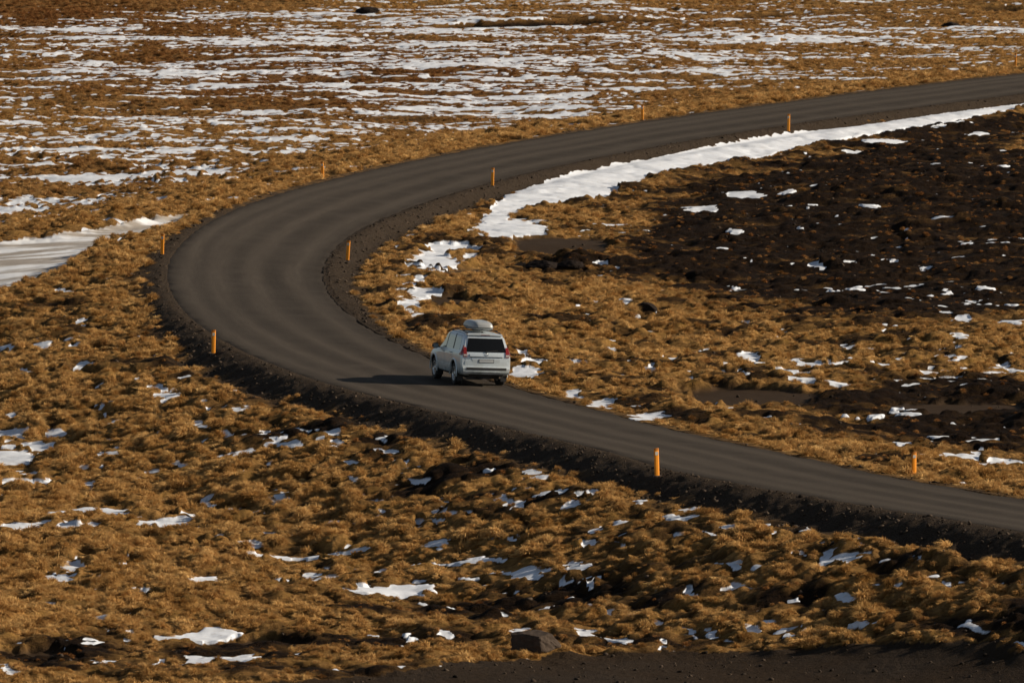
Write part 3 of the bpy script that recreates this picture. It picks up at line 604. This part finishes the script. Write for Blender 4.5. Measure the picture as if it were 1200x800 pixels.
# ------------------------------------------------------------------ marker posts
mpost = principled('post_plastic', (.88, .30, .008), .5, vary=.2); mrefl = principled('reflector', (.55, .52, .45), .25); mcap = principled('post_cap', (.45, .15, .01), .6); mfoot = principled('post_foot', (.05, .04, .035), .8)
def prism(pts2, z0_, z1_, dz=0):
    """closed outline extruded upward; dz tilts the top along local y"""
    n_ = len(pts2); V_ = [(a, b_, z0_) for a, b_ in pts2]+[(a, b_, z1_+dz*b_) for a, b_ in pts2]
    F_ = [tuple(range(n_-1, -1, -1)), tuple(range(n_, 2*n_))]+[(i, (i+1) % n_, n_+(i+1) % n_, n_+i) for i in range(n_)]; return V_, F_
def pymesh(name, V_, F_, mat, parent=None, smooth=False):
    me = bpy.data.meshes.new(name); me.from_pydata([tuple(v) for v in V_], [], F_); me.update()
    if smooth: me.polygons.foreach_set('use_smooth', [True]*len(me.polygons))
    return link(name, me, parent, mat)
def oval(a, b_, n_=14, e=.7):
    return [(a*math.copysign(abs(math.cos(t_))**e, math.cos(t_)), b_*math.copysign(abs(math.sin(t_))**e, math.sin(t_))) for t_ in [2*math.pi*i/n_ for i in range(n_)]]
def make_post():
    r = empty('marker_post'); V_, F_ = prism(oval(.060, .030), -.25, .93, -.3); pymesh('post_body', V_, F_, mpost, r)
    V_, F_ = prism(oval(.063, .033), .91, .965, -.6); pymesh('cap', V_, F_, mcap, r)
    V_, F_ = prism([(-.04, -.036), (.04, -.036), (.04, .036), (-.04, .036)], .74, .86); pymesh('reflector', V_, F_, mrefl, r)
    V_, F_ = prism(oval(.10, .07), -.25, .03); pymesh('foot', V_, F_, mfoot, r); return r
P0 = make_post()
POSTS = [(250,416,.98,.0,'marker post at the lower left edge of the bend, left of the car'),(190,299,1.0,.02,'marker post at the leftmost edge of the bend, by the frozen stream'),
 (393,211,.92,-.02,'marker post on the far outer edge above the bend, beside melting snow'),(764,142,.95,.0,'marker post on the far outer edge in dry grass, nearest the top centre'),
 (1190,84,1.25,.0,'faint marker post on the outer edge where the far road leaves the picture'),(577,219,1.02,.02,'marker post on the inner edge of the far road, left of the long snowdrift'),
 (407,306,.98,.06,'leaning marker post on the inside of the bend, above the car'),(924,151,1.12,.0,'marker post standing at the top of the long snowdrift'),
 (770,559,.95,-.03,'marker post on the near embankment, lower right of the car'),(1071,558,.82,.0,'marker post in dry grass on the inner edge of the near road')]
for k, (u_, v_, s_, ln, lab) in enumerate(POSTS):
    if k == 0: r = P0
    else:
        r = P0.copy(); COL.objects.link(r)
        for ch in list(P0.children): c_ = ch.copy(); COL.objects.link(c_); c_.parent = r
    p = ground_at(u_, v_); kk = int(np.argmin((RC[:,0]-p[0])**2+(RC[:,1]-p[1])**2))
    dd_ = (p[0]-RC[kk,0])*RN[kk,0]+(p[1]-RC[kk,1])*RN[kk,1]; mn = HW+.35
    if abs(dd_) < mn: sh = math.copysign(mn, dd_)-dd_; p = p+RN[kk]*sh
    r.location = (p[0], p[1], z_at(*p)); r.rotation_euler = (random.uniform(-.05, .05), ln + random.uniform(-.025, .025), math.atan2(RT[kk,1], RT[kk,0])-math.pi/2 if abs(RT[kk,1]) > .5 else 0); r.scale = (1.35, 1.3, s_)
    tag(r, 'orange '+lab, 'marker post', 'orange marker posts along the road')

# ------------------------------------------------------------------ the car (x right, y forward, z up; metres)
mpaint, t, n, out = new_mat('silver_paint'); g = G(t); tc = n.new('ShaderNodeTexCoord')
b = n.new('ShaderNodeBsdfPrincipled'); t.links.new(b.outputs[0], out.inputs[0]); b.inputs['Metallic'].default_value = .35; b.inputs['Roughness'].default_value = .34; b.inputs['Coat Weight'].default_value = .5; b.inputs['Coat Roughness'].default_value = .12
sz = n.new('ShaderNodeSeparateXYZ'); t.links.new(tc.outputs['Object'], sz.inputs[0])
dirt = g.math('MULTIPLY', g.rng(sz.outputs[2], .95, .38, 0, .8), g.rng(g.noise(tc.outputs['Object'], 3.5, 5, .65), .3, .65)); 
t.links.new(g.mix(dirt, (.54, .60, .63), (.12, .135, .105)), b.inputs['Base Color']); t.links.new(g.rng(dirt, 0, .7, .36, .8), b.inputs['Roughness'])
mglass = principled('skylit_glass', (.10, .135, .14), .05, spec=1.0, coat=.8); mglass_dim = principled('dimmed_rear_glass', (.006, .0065, .007), .12, spec=.2); mtrim = principled('black_trim', (.018, .018, .018), .55, vary=.3)  # window glass lightened to stand for bright sky; rear pane a darkened copy
mtyre = principled('tyre_rubber', (.020, .019, .018), .85, bump=.3, bscale=30); mrim = principled('alloy', (.50, .50, .49), .32, metal=.8)
mred = principled('red_lens', (.20, .010, .007), .25, coat=.3); mclear = principled('clear_lens', (.40, .38, .36), .2, coat=.5)
mplate = principled('plate_shaded', (.38, .40, .41), .5); mchrome = principled('chrome', (.62, .62, .60), .18, metal=1); mboxm = principled('box_grey', (.27, .285, .29), .42, coat=.25, vary=.06); mwell = principled('wheel_well', (.008, .008, .008), .95)  # licence plate's white greyed for the shade it sits in
mspoil = mpaint
# stations: y, sill z, half width sill / mid / belt / roof edge, belt z, roof z
ST = np.array([
 [-2.36,.40,.80,.88,.86,.655,1.20,1.80],[-2.25,.40,.86,.925,.905,.68,1.20,1.815],[-1.9,.40,.885,.94,.915,.695,1.20,1.84],[-1.0,.36,.89,.94,.915,.71,1.185,1.86],
 [0.0,.36,.89,.94,.915,.71,1.16,1.85],[.38,.36,.89,.94,.91,.69,1.15,1.79],[.75,.36,.89,.94,.905,.70,1.135,1.50],[1.12,.36,.89,.94,.90,.76,1.12,1.185],
 [1.5,.38,.89,.94,.89,.76,1.09,1.13],[2.0,.40,.87,.92,.86,.72,1.02,1.06],[2.25,.42,.80,.86,.80,.66,.94,.98],[2.39,.46,.66,.72,.68,.55,.84,.87]])
LEAN_Z = [.38,.46,.52,.68,.73,1.0,1.2,1.85]; LEAN = [.04,-.03,-.055,-.055,.0,.005,.05,.33]
def station(yy):
    return [np.interp(yy, ST[:,0], ST[:,k]) for k in range(1, 8)]
def ring(yy):
    zb, ws, wm, wb, wr, bz, rz = station(yy); dr = rz-bz
    pts_ = [(0, zb-.03),(ws*.93, zb),(ws, zb+.05),(wm-.015, zb+.2),(wm, .80 if bz > 1 else bz-.15),(wm-.008, bz-.12),(wb, bz-.03),(wb-.018, bz+.02*min(1, dr*4)),
            (wb*.6+wr*.4-.004, bz+dr*.42),(wb*.22+wr*.78+.01, bz+dr*.80),(wr-.01, bz+dr*.955),(wr-.10, rz+.005),(wr*.5, rz+.025),(0, rz+.032)]
    return pts_
VK = 14
def surf(yy, v, side=1, off=0.0):
    """point of the side/roof skin at station yy and profile parameter v"""
    def P(a, c):
        r_ = ring(a); c = min(max(c, 0), VK-1.0001); i = int(c); f = c-i; p0 = r_[max(i-1,0)]; p1 = r_[i]; p2 = r_[i+1]; p3 = r_[min(i+2, VK-1)]
        cr = lambda k: .5*((2*p1[k])+(-p0[k]+p2[k])*f*.7+(2*p0[k]*.7-(5-.9)*p1[k]*1+(4-.9)*p2[k]-(.7*1)*p3[k])*0*f)
        xx = p1[0]*(1-f)+p2[0]*f; zz = p1[1]*(1-f)+p2[1]*f
        wgt = min(max((-1.5-a)/.86, 0), 1); wgt = wgt*wgt*(3-2*wgt)
        return Vector((xx*side, a+np.interp(zz, LEAN_Z, LEAN)*wgt, zz))
    p = P(yy, v)
    if off:
        a = P(yy+.02, v)-P(yy-.02, v); c = P(yy, min(v+.15, VK-1.001))-P(yy, max(v-.15, 0)); nn = a.cross(c)
        if nn.length > 1e-9:
            nn.normalize()
            if nn.x*side < 0 and abs(nn.x) > .05: nn = -nn
            elif abs(nn.x) <= .05 and nn.z < 0: nn = -nn
            p = p+nn*off
    return p
def rear_y(xx, zz):
    w_ = .86; return -2.36+float(np.interp(zz, LEAN_Z, LEAN))-.035*(1-min(1, (xx/w_)**2))
ys = sorted(set(list(np.linspace(-2.36, 2.39, 64))+[-2.25]))
Vb = []; ridx = []
ring_v = [0,1,2,3,4,5,6,7,8,9,10,11,12,13]; sub_v = sorted(set(ring_v+[k+.5 for k in range(13)])); 
for yy in ys:
    rr = [surf(yy, v, 1) for v in sub_v]; ll = [Vector((-p.x, p.y, p.z)) for p in rr[-2:0:-1]]
    base_ = len(Vb); Vb += rr+ll; ridx.append(list(range(base_, base_+len(rr)+len(ll))))
Fb = []; RNn = len(ridx[0])
for a in range(len(ys)-1):
    for k in range(RNn): k2 = (k+1) % RNn; Fb.append((ridx[a][k], ridx[a+1][k], ridx[a+1][k2], ridx[a][k2]))
nh = len(sub_v)
def cap(rg, sgn, bulge):
    Mx = 12; rowsI = []
    for k in range(nh):
        r_ = rg[k]; l_ = rg[(RNn-k) % RNn]
        if k in (0, nh-1): rowsI.append([r_]); continue
        row = [r_]
        for m_ in range(1, Mx):
            f = m_/Mx; p = Vb[r_].lerp(Vb[l_], f); p = p.copy(); p.y += sgn*bulge*(1-(2*f-1)**2); Vb.append(p); row.append(len(Vb)-1)
        row.append(l_); rowsI.append(row)
    for a, c in zip(rowsI[:-1], rowsI[1:]):
        if len(a) == 1:
            for m_ in range(len(c)-1): Fb.append((a[0], c[m_+1], c[m_]) if sgn < 0 else (a[0], c[m_], c[m_+1]))
        elif len(c) == 1:
            for m_ in range(len(a)-1): Fb.append((a[m_], a[m_+1], c[0]) if sgn < 0 else (a[m_+1], a[m_], c[0]))
        else:
            for m_ in range(len(a)-1): Fb.append((a[m_], a[m_+1], c[m_+1], c[m_]) if sgn < 0 else (a[m_+1], a[m_], c[m_], c[m_+1]))
cap(ridx[0], -1, .035); cap(ridx[-1], 1, .10)
car = empty('car')
body = pymesh('body', Vb, Fb, mpaint, None, True); body.data.materials.append(mwell)
bm = bmesh.new(); bm.from_mesh(body.data); bmesh.ops.recalc_face_normals(bm, faces=bm.faces[:]); bm.to_mesh(body.data); bm.free()
AX_R, AX_F, WR = -1.36, 1.43, .385
for ay in (AX_R, AX_F):
    for sd_ in (-1, 1):
        bm = bmesh.new(); bmesh.ops.create_cone(bm, cap_ends=True, segments=40, radius1=.46, radius2=.46, depth=.5, matrix=Matrix.Translation((sd_*.86, ay, .42)) @ Matrix.Rotation(math.pi/2, 4, 'Y'))
        cm = bpy.data.meshes.new('cut'); bm.to_mesh(cm); bm.free(); cm.materials.append(mpaint); cm.materials.append(mwell)
        for f in cm.polygons: f.material_index = 1
        co_ = bpy.data.objects.new('cut', cm); COL.objects.link(co_)
        md = body.modifiers.new('b', 'BOOLEAN'); md.operation = 'DIFFERENCE'; md.solver = 'EXACT'; md.object = co_
        bpy.context.view_layer.update(); dg = bpy.context.evaluated_depsgraph_get(); nm2 = bpy.data.meshes.new_from_object(body.evaluated_get(dg))
        body.modifiers.clear(); body.data = nm2; bpy.data.objects.remove(co_)
body.data.name = 'body'
bm = bmesh.new(); bm.from_mesh(body.data)
for e_ in bm.edges:
    if len(e_.link_faces) == 2 and e_.calc_face_angle(0) > R(38): e_.smooth = False
for f in bm.faces: f.smooth = True
bm.to_mesh(body.data); bm.free()
body.parent = car

def box(name, lo_, hi_, mat, parent, bev=.008, smooth=True):
    bm = bmesh.new(); bmesh.ops.create_cube(bm, size=1)
    for v_ in bm.verts: v_.co = Vector([lo_[i]+(v_.co[i]+.5)*(hi_[i]-lo_[i]) for i in range(3)])
    if bev: bmesh.ops.bevel(bm, geom=bm.edges[:], offset=bev, segments=2, affect='EDGES')
    me = bpy.data.meshes.new(name); bm.to_mesh(me); bm.free()
    return link(name, me, parent, mat)
def slab(name, fn, us, vs_, thick, mat, parent, mask=None):
    """curved plate: fn(u, v, off) sampled on a grid, given thickness"""
    top = [[fn(a, c, thick) for c in vs_] for a in us]; bot = [[fn(a, c, -.01) for c in vs_] for a in us]
    V_ = [p for r_ in top for p in r_]+[p for r_ in bot for p in r_]; nU, nV = len(us), len(vs_); o_ = nU*nV; F_ = []
    I = lambda i, j: i*nV+j
    for i in range(nU-1):
        for j in range(nV-1): F_ += [(I(i,j), I(i+1,j), I(i+1,j+1), I(i,j+1)), (o_+I(i,j), o_+I(i,j+1), o_+I(i+1,j+1), o_+I(i+1,j))]
    for i in range(nU-1): F_ += [(I(i,0), o_+I(i,0), o_+I(i+1,0), I(i+1,0)), (I(i,nV-1), I(i+1,nV-1), o_+I(i+1,nV-1), o_+I(i,nV-1))]
    for j in range(nV-1): F_ += [(I(0,j), I(0,j+1), o_+I(0,j+1), o_+I(0,j)), (I(nU-1,j), o_+I(nU-1,j), o_+I(nU-1,j+1), I(nU-1,j+1))]
    o = pymesh(name, V_, F_, mat, parent); bm = bmesh.new(); bm.from_mesh(o.data); bmesh.ops.recalc_face_normals(bm, faces=bm.faces[:]); bm.to_mesh(o.data); bm.free(); return o
def side_plate(name, sd_, y0, y1, v0, v1, thick, mat, parent, yt0=None, yt1=None, nu=8):
    yt0 = y0 if yt0 is None else yt0; yt1 = y1 if yt1 is None else yt1
    def fn(a, c, off): yy = (y0+(y1-y0)*a)*(1-c)+(yt0+(yt1-yt0)*a)*c; return surf(yy, v0+(v1-v0)*c, sd_, off)
    return slab(name, fn, [k/nu for k in range(nu+1)], [k/8 for k in range(9)], thick, mat, parent)
def rear_plate(name, pts4, thick, mat, parent, n_=12):
    """pts4: bottom left/right, top right/left as (x, z)"""
    def fn(a, c, off):
        p0 = Vector(pts4[0]).lerp(Vector(pts4[1]), a); p1 = Vector(pts4[3]).lerp(Vector(pts4[2]), a); p = p0.lerp(p1, c); return Vector((p.x, rear_y(p.x, p.y)-off, p.y))
    return slab(name, fn, [k/n_ for k in range(n_+1)], [k/6 for k in range(7)], thick, mat, parent)

for sd_ in (-1, 1):
    fd = side_plate('door', sd_, -.02, 1.02, 2.3, 6.7, .006, mpaint, car, -.02, .98); rd = side_plate('door', sd_, -1.0, -.04, 2.3, 6.7, .006, mpaint, car, -1.12, -.04)
    side_plate('window', sd_, .02, .98, 7.2, 9.75, .004, mglass, fd, .02, .40); side_plate('window', sd_, -.98, -.06, 7.2, 9.75, .004, mglass, rd, -.88, -.06)
    side_plate('quarter_window', sd_, -1.98, -1.12, 7.2, 9.75, .004, mglass, car, -1.75, -.98)
    side_plate('door_pillar', sd_, -.06, .02, 7.25, 9.7, .006, mtrim, car, -.06, .02, 2); side_plate('door_pillar', sd_, -1.12, -.98, 7.25, 9.7, .006, mtrim, car, -.98, -.88, 2)
    for dr_, hy in ((fd, .18), (rd, -.86)):
        p = surf(hy, 5.6, sd_, .03); hb = box('handle', (p.x-.018, p.y-.10, p.z-.015), (p.x+.018, p.y+.10, p.z+.02), mpaint, dr_, .006)
    side_plate('side_moulding', sd_, -.92, .98, 3.05, 3.5, .022, mpaint, car)
    side_plate('sill_step', sd_, -.9, .98, 1.2, 2.05, .03, mtrim, car)
    # wheel arch flares
    for ay in (AX_R, AX_F):
        V_ = []; F_ = []; nA = 22
        for k in range(nA+1):
            th = R(-12)+R(204)*k/nA
            for (rr_, xx_) in ((.455, .925), (.46, .965), (.505, .962), (.53, .935)):
                V_.append((sd_*xx_, ay+rr_*math.cos(th), .42+rr_*math.sin(th)))
        for k in range(nA):
            for q_ in range(3): a = k*4+q_; F_.append((a, a+1, a+5, a+4))
        pymesh('wheel_arch', V_, F_, mpaint, car, True)
    # mirror
    mr = box('mirror', (sd_*1.06-.115, .78, 1.13), (sd_*1.06+.115, .94, 1.32), mtrim, car, .045); box('mirror_glass', (sd_*1.06-.09, .772, 1.15), (sd_*1.06+.09, .779, 1.30), mglass, mr, 0)
    box('mirror_arm', (min(sd_*.88, sd_*.98), .84, 1.16), (max(sd_*.88, sd_*.98), .90, 1.21), mtrim, mr, .01)
    # tail lamp: lens on the rear face, wrap on the side
    xa, xb = (.71, .855) if sd_ > 0 else (-.855, -.71)
    tl_ = rear_plate('tail_lamp', [(xa, 1.06), (xb, 1.06), (xb-(.03 if sd_ > 0 else .02), 1.40), (xa+(.02 if sd_ > 0 else .03), 1.40)], .03, mred, car, 6)
    side_plate('lamp_wrap', sd_, -2.355, -2.02, 5.3, 7.0, .02, mred, tl_, -2.355, -2.2)
    side_plate('lamp_wrap', sd_, -2.345, -2.235, 7.0, 8.0, .018, mred, tl_, -2.345, -2.30)
    xa2, xb2 = sorted((sd_*.72, sd_*.84)); rear_plate('reversing_lens', [(xa2, 1.09), (xb2, 1.09), (xb2, 1.15), (xa2, 1.15)], .036, mclear, tl_, 4)
    xr0, xr1 = sorted((sd_*.66, sd_*.80)); rear_plate('bumper_reflector', [(xr0, .56), (xr1, .56), (xr1, .60), (xr0, .60)], .012, mred, car, 4)
    # mud flap behind each wheel
    box('mud_flap', (min(sd_*.70, sd_*.92), AX_R-.50, .16), (max(sd_*.70, sd_*.92), AX_R-.485, .46), mtrim, car, .004)
    box('mud_flap', (min(sd_*.70, sd_*.92), AX_F-.50, .18), (max(sd_*.70, sd_*.92), AX_F-.485, .46), mtrim, car, .004)
    # roof rail: bar on two feet
    V_ = []; F_ = []; pth = [(-1.95, 1.835), (-1.85, 1.90), (-1.2, 1.925), (-.4, 1.925), (.1, 1.89), (.22, 1.82)]
    for (yy, zz) in pth:
        for (ax_, az_) in ((-.017, -.014), (.017, -.014), (.017, .014), (-.017, .014)): V_.append((sd_*.60+ax_, yy, zz+az_))
    for k in range(len(pth)-1):
        for q_ in range(4): a = k*4+q_; c = k*4+(q_+1) % 4; F_.append((a, c, c+4, a+4))
    F_ += [(3, 2, 1, 0), (20, 21, 22, 23)]; pymesh('roof_rail', V_, F_, mtrim, car)
    # headlamp and fog lamp
    bx_ = sorted((sd_*.45, sd_*.74)); box('headlight', (bx_[0], 2.08, .80), (bx_[1], 2.36, .95), mclear, car, .03)
    bx_ = sorted((sd_*.50, sd_*.62)); box('fog_lamp', (bx_[0], 2.33, .52), (bx_[1], 2.40, .60), mclear, car, .02)

tg = rear_plate('tailgate', [(-.80, .72), (.80, .72), (.645, 1.76), (-.645, 1.76)], .007, mpaint, car)
rear_plate('rear_window', [(-.735, 1.235), (.735, 1.235), (.63, 1.715), (-.63, 1.715)], .013, mglass_dim, tg)
gr_ = rear_plate('garnish', [(-.60, 1.075), (.60, 1.075), (.62, 1.155), (-.62, 1.155)], .045, mpaint, tg)
rear_plate('plate_recess', [(-.46, .80), (.46, .80), (.56, 1.072), (-.56, 1.072)], .010, mpaint, tg)
rear_plate('garnish_shadow_strip', [(-.60, 1.045), (.60, 1.045), (.60, 1.073), (-.60, 1.073)], .016, mtrim, tg)  # dark strip drawn for the shadow under the garnish
pl_ = rear_plate('plate_frame', [(-.28, .855), (.28, .855), (.28, .985), (-.28, .985)], .018, mtrim, tg); rear_plate('licence_plate', [(-.262, .868), (.262, .868), (.262, .972), (-.262, .972)], .024, mplate, pl_)
# oval emblem above the plate
def torus_ring(name, rx_, rz_, tr_, cx_, cz_, mat, parent):
    V_ = []; F_ = []; n1_, n2_ = 28, 6
    for i in range(n1_):
        a = 2*math.pi*i/n1_
        for j in range(n2_):
            c = 2*math.pi*j/n2_; xx = cx_+(rx_+tr_*math.cos(c))*math.cos(a); zz = cz_+(rz_+tr_*math.cos(c))*math.sin(a); V_.append((xx, rear_y(xx, zz)-.052-tr_*math.sin(c), zz))
    for i in range(n1_):
        for j in range(n2_): F_.append((i*n2_+j, ((i+1) % n1_)*n2_+j, ((i+1) % n1_)*n2_+(j+1) % n2_, i*n2_+(j+1) % n2_))
    return pymesh(name, V_, F_, mat, parent, True)
em = torus_ring('emblem', .072, .048, .007, 0, 1.165, mchrome, tg); torus_ring('emblem_ring', .022, .044, .005, 0, 1.165, mchrome, em); torus_ring('emblem_ring', .050, .017, .005, 0, 1.188, mchrome, em)
wp = box('rear_wiper', (-.03, rear_y(0, 1.25)-.045, 1.225), (.03, rear_y(0, 1.25)-.01, 1.275), mtrim, tg, .01)
V_ = []; 
for (a, c) in ((0, 1.25), (.42, 1.30)):
    yy = rear_y(a, c)-.03; V_ += [(a, yy-.01, c-.009), (a, yy+.01, c-.009), (a, yy+.01, c+.009), (a, yy-.01, c+.009)]
pymesh('wiper_blade', V_, [(0,1,2,3),(7,6,5,4),(0,4,5,1),(1,5,6,2),(2,6,7,3),(3,7,4,0)], mtrim, wp)
# roof spoiler
def fsp(a, c, off): xx = -.64+1.28*a; yy = -1.86-.27*c; return Vector((xx, yy+.03*abs(2*a-1)**2, 1.862-.018*(2*a-1)**2-.035*c+off))
spz = slab('spoiler', fsp, [k/12 for k in range(13)], [k/5 for k in range(6)], .028, mpaint, car); box('brake_lamp', (-.16, -2.138, 1.822), (.16, -2.112, 1.84), mred, spz, .003)
# bumper: full-width wrap with dark strip painted as undercut shade and light valance
bmp = rear_plate('rear_bumper', [(-.84, .45), (.84, .45), (.87, .70), (-.87, .70)], .03, mpaint, car, 16)
rear_plate('bumper_shade_strip', [(-.74, .60), (.74, .60), (.74, .69), (-.74, .69)], .036, mtrim, bmp); rear_plate('bumper_groove', [(-.50, .50), (.50, .50), (.50, .512), (-.50, .512)], .036, mtrim, bmp)
rear_plate('valance', [(-.60, .37), (.60, .37), (.66, .455), (-.66, .455)], .012, mtrim, bmp)
# windscreen, bonnet line, grille, front bumper intake
def fws(a, c, off): yy = 1.06-.62*c; w_ = .72-.06*c; xx = (2*a-1)*w_; z_ = float(np.interp(yy, ST[:,0], ST[:,7])); return Vector((xx, yy+.06*(1-(2*a-1)**2)*.4+off*.8, z_+.025*(1-(2*a-1)**2)+off))
slab('windscreen', fws, [k/10 for k in range(11)], [k/8 for k in range(9)], .012, mglass, car)
gl = box('grille', (-.42, 2.36, .66), (.42, 2.485, .86), mtrim, car, .03)
for k in range(4): box('grille_bar', (-.38+k*.24, 2.47, .67), (-.33+k*.24, 2.50, .85), mchrome, gl, .01)
box('front_bumper', (-.70, 2.30, .44), (.70, 2.47, .62), mpaint, car, .05)
box('underbody', (-.62, -2.15, .27), (.62, 1.9, .40), mtrim, car, .03)
# spare wheel under the tail, exhaust, axle
bm = bmesh.new(); bmesh.ops.create_cone(bm, cap_ends=True, segments=28, radius1=.34, radius2=.34, depth=.18, matrix=Matrix.Translation((0, -1.98, .36))); me = bpy.data.meshes.new('spare_tyre'); bm.to_mesh(me); bm.free(); link('spare_tyre', me, car, mtyre)
bm = bmesh.new(); bmesh.ops.create_cone(bm, cap_ends=True, segments=16, radius1=.035, radius2=.035, depth=.5, matrix=Matrix.Translation((.52, -2.16, .34)) @ Matrix.Rotation(math.pi/2, 4, 'X')); me = bpy.data.meshes.new('exhaust_pipe'); bm.to_mesh(me); bm.free(); link('exhaust_pipe', me, car, mchrome)
bm = bmesh.new(); bmesh.ops.create_cone(bm, cap_ends=True, segments=16, radius1=.06, radius2=.06, depth=1.4, matrix=Matrix.Translation((0, AX_R, .385)) @ Matrix.Rotation(math.pi/2, 4, 'Y')); me = bpy.data.meshes.new('axle'); bm.to_mesh(me); bm.free(); link('axle', me, car, mtrim)

def lathe(name, prof, mat, parent, nn_=48):
    V_ = []; F_ = []; n_ = len(prof)
    for i in range(nn_):
        a = 2*math.pi*i/nn_
        for (xx, rr_) in prof: V_.append((xx, rr_*math.cos(a), rr_*math.sin(a)))
    for i in range(nn_):
        for j in range(n_-1): F_.append((i*n_+j, ((i+1) % nn_)*n_+j, ((i+1) % nn_)*n_+j+1, i*n_+j+1))
    o = pymesh(name, V_, F_, mat, parent, True); bm = bmesh.new(); bm.from_mesh(o.data); bmesh.ops.remove_doubles(bm, verts=bm.verts[:], dist=1e-5); bmesh.ops.recalc_face_normals(bm, faces=bm.faces[:]); bm.to_mesh(o.data); bm.free(); return o
def make_wheel(sd_, ay):
    w_ = lathe('wheel', [(-.11, .24), (-.125, .27), (-.13, .33), (-.115, .37), (-.09, .385), (.09, .385), (.115, .37), (.13, .33), (.125, .27), (.11, .24)], mtyre, car); w_.location = (sd_*.795, ay, .385)
    r_ = lathe('rim', [(.085*sd_, .255), (.12*sd_, .252), (.118*sd_, .225), (.04*sd_, .215), (-.06*sd_, .215), (-.10*sd_, .25)], mrim, w_)
    V_ = []; F_ = []
    for k in range(6):
        a = 2*math.pi*k/6
        for dd_, rr_ in ((.055, .05), (.03, .235)):
            for s2 in (-1, 1):
                for xo in (.085, .06):
                    ca, sa = math.cos(a), math.sin(a); V_.append(((xo+.02*(rr_ < .1)*0)*sd_, ca*rr_-sa*s2*dd_, sa*rr_+ca*s2*dd_))
        b_ = k*8; F_ += [(b_, b_+4, b_+6, b_+2), (b_+1, b_+3, b_+7, b_+5), (b_, b_+1, b_+5, b_+4), (b_+2, b_+6, b_+7, b_+3)]
    pymesh('spokes', V_, F_, mrim, r_)
    lathe('hub', [(.05*sd_, .085), (.105*sd_, .08), (.112*sd_, .04), (.112*sd_, .0)], mrim, r_, 24); lathe('brake_disc', [(.02*sd_, .16), (.03*sd_, .16), (.03*sd_, .0)], mtrim, r_, 24)
for ay in (AX_R, AX_F):
    for sd_ in (-1, 1): make_wheel(sd_, ay)
# roof box on two cross bars
rb = empty('roof_box')
def sup(a, e): return math.copysign(abs(a)**e, a)
V_ = []; F_ = []; nA, nB = 36, 14
for j in range(nB+1):
    ph = -math.pi/2+math.pi*j/nB
    for i in range(nA):
        th = 2*math.pi*i/nA; cx_ = sup(math.cos(th), .38)*sup(math.cos(ph), .42); cy_ = sup(math.sin(th), .38)*sup(math.cos(ph), .42); cz_ = sup(math.sin(ph), .75)
        nose = 1-.22*max(0, cy_)**2
        up_ = cz_*(.24 if cz_ > 0 else .13)*(1-.30*max(0, cy_)**2)
        V_.append((cx_*.43*nose*(1-.12*max(0, cz_)), cy_*1.02, up_-(.025 if (cz_ > .9 and abs(cx_) < .12) else 0)))
for j in range(nB):
    for i in range(nA): i2 = (i+1) % nA; F_.append((j*nA+i, j*nA+i2, (j+1)*nA+i2, (j+1)*nA+i))
def fix(o):
    bm = bmesh.new(); bm.from_mesh(o.data); bmesh.ops.remove_doubles(bm, verts=bm.verts[:], dist=1e-4); bmesh.ops.recalc_face_normals(bm, faces=bm.faces[:]); bm.to_mesh(o.data); bm.free()
# lid and base are separate shells
zcut = [ (v[2] > -.005) for v in V_ ]
Fl = [f for f in F_ if sum(zcut[i] for i in f) >= 3]; Fk = [f for f in F_ if sum(zcut[i] for i in f) < 3]
COL.objects.unlink(rb); bpy.data.objects.remove(rb)
rbm = pymesh('roof_box', V_, Fl, mboxm, car, True); fix(rbm); rbm.location = (.04, -.80, 2.075); rbm.scale = (.95, .94, .92)
kb = pymesh('box_base', V_, Fk, mboxm, rbm, True); fix(kb)
seam = pymesh('box_seam', [(x_*1.012, y_*1.008, z_) for (x_, y_, z_) in [(sup(math.cos(2*math.pi*i/nA), .38)*.43*(1-.22*max(0, sup(math.sin(2*math.pi*i/nA), .38))**2), sup(math.sin(2*math.pi*i/nA), .38)*1.02, q_) for q_ in (-.022, .0) for i in range(nA)]],
        [(i, (i+1) % nA, nA+(i+1) % nA, nA+i) for i in range(nA)], mtrim, rbm)
for yy in (-1.35, -.25):
    box('cross_bar', (-.66, yy-.03, 1.935), (.66, yy+.03, 1.965), mtrim, car, .008)
box('aerial', (-.02, -1.72, 1.87), (.02, -1.6, 1.93), mtrim, car, .012)

# put it on the road: rear axle over the measured spot, heading along the bend
ra = ground_at(560.0, 450.8); yaw = R(15.0); fwd = Vector((-math.sin(yaw), math.cos(yaw), 0)); rgt = Vector((fwd.y, -fwd.x, 0))
rc_ = Vector((ra[0], ra[1], 0)); fc = rc_+fwd*(AX_F-AX_R)
def hz(p): return road_z(p.x, p.y)[0]
zs = {k: hz(p) for k, p in (('rl', rc_-rgt*.79), ('rr', rc_+rgt*.79), ('fl', fc-rgt*.79), ('fr', fc+rgt*.79))}
zr_ = (zs['rl']+zs['rr'])/2; zf_ = (zs['fl']+zs['fr'])/2; pit = math.atan2(zf_-zr_, AX_F-AX_R); rol = math.atan2((zs['rl']+zs['fl'])/2-(zs['rr']+zs['fr'])/2, 1.58)
M_ = Matrix.Rotation(yaw, 4, 'Z') @ Matrix.Rotation(pit, 4, 'X') @ Matrix.Rotation(rol, 4, 'Y')
car.rotation_euler = M_.to_euler(); car.scale = (1.055,)*3; base_p = Vector((rc_.x, rc_.y, zr_))-(M_ @ Vector((0, AX_R*1.055, 0)))
car.location = base_p+Vector((0, 0, .004))
tag(car, 'silver four wheel drive car with grey roof box driving away round the bend', 'car')
print('car', car.location[:], 'roll', math.degrees(rol), 'pit', math.degrees(pit), 'road offset', road_z(rc_.x, rc_.y)[1])
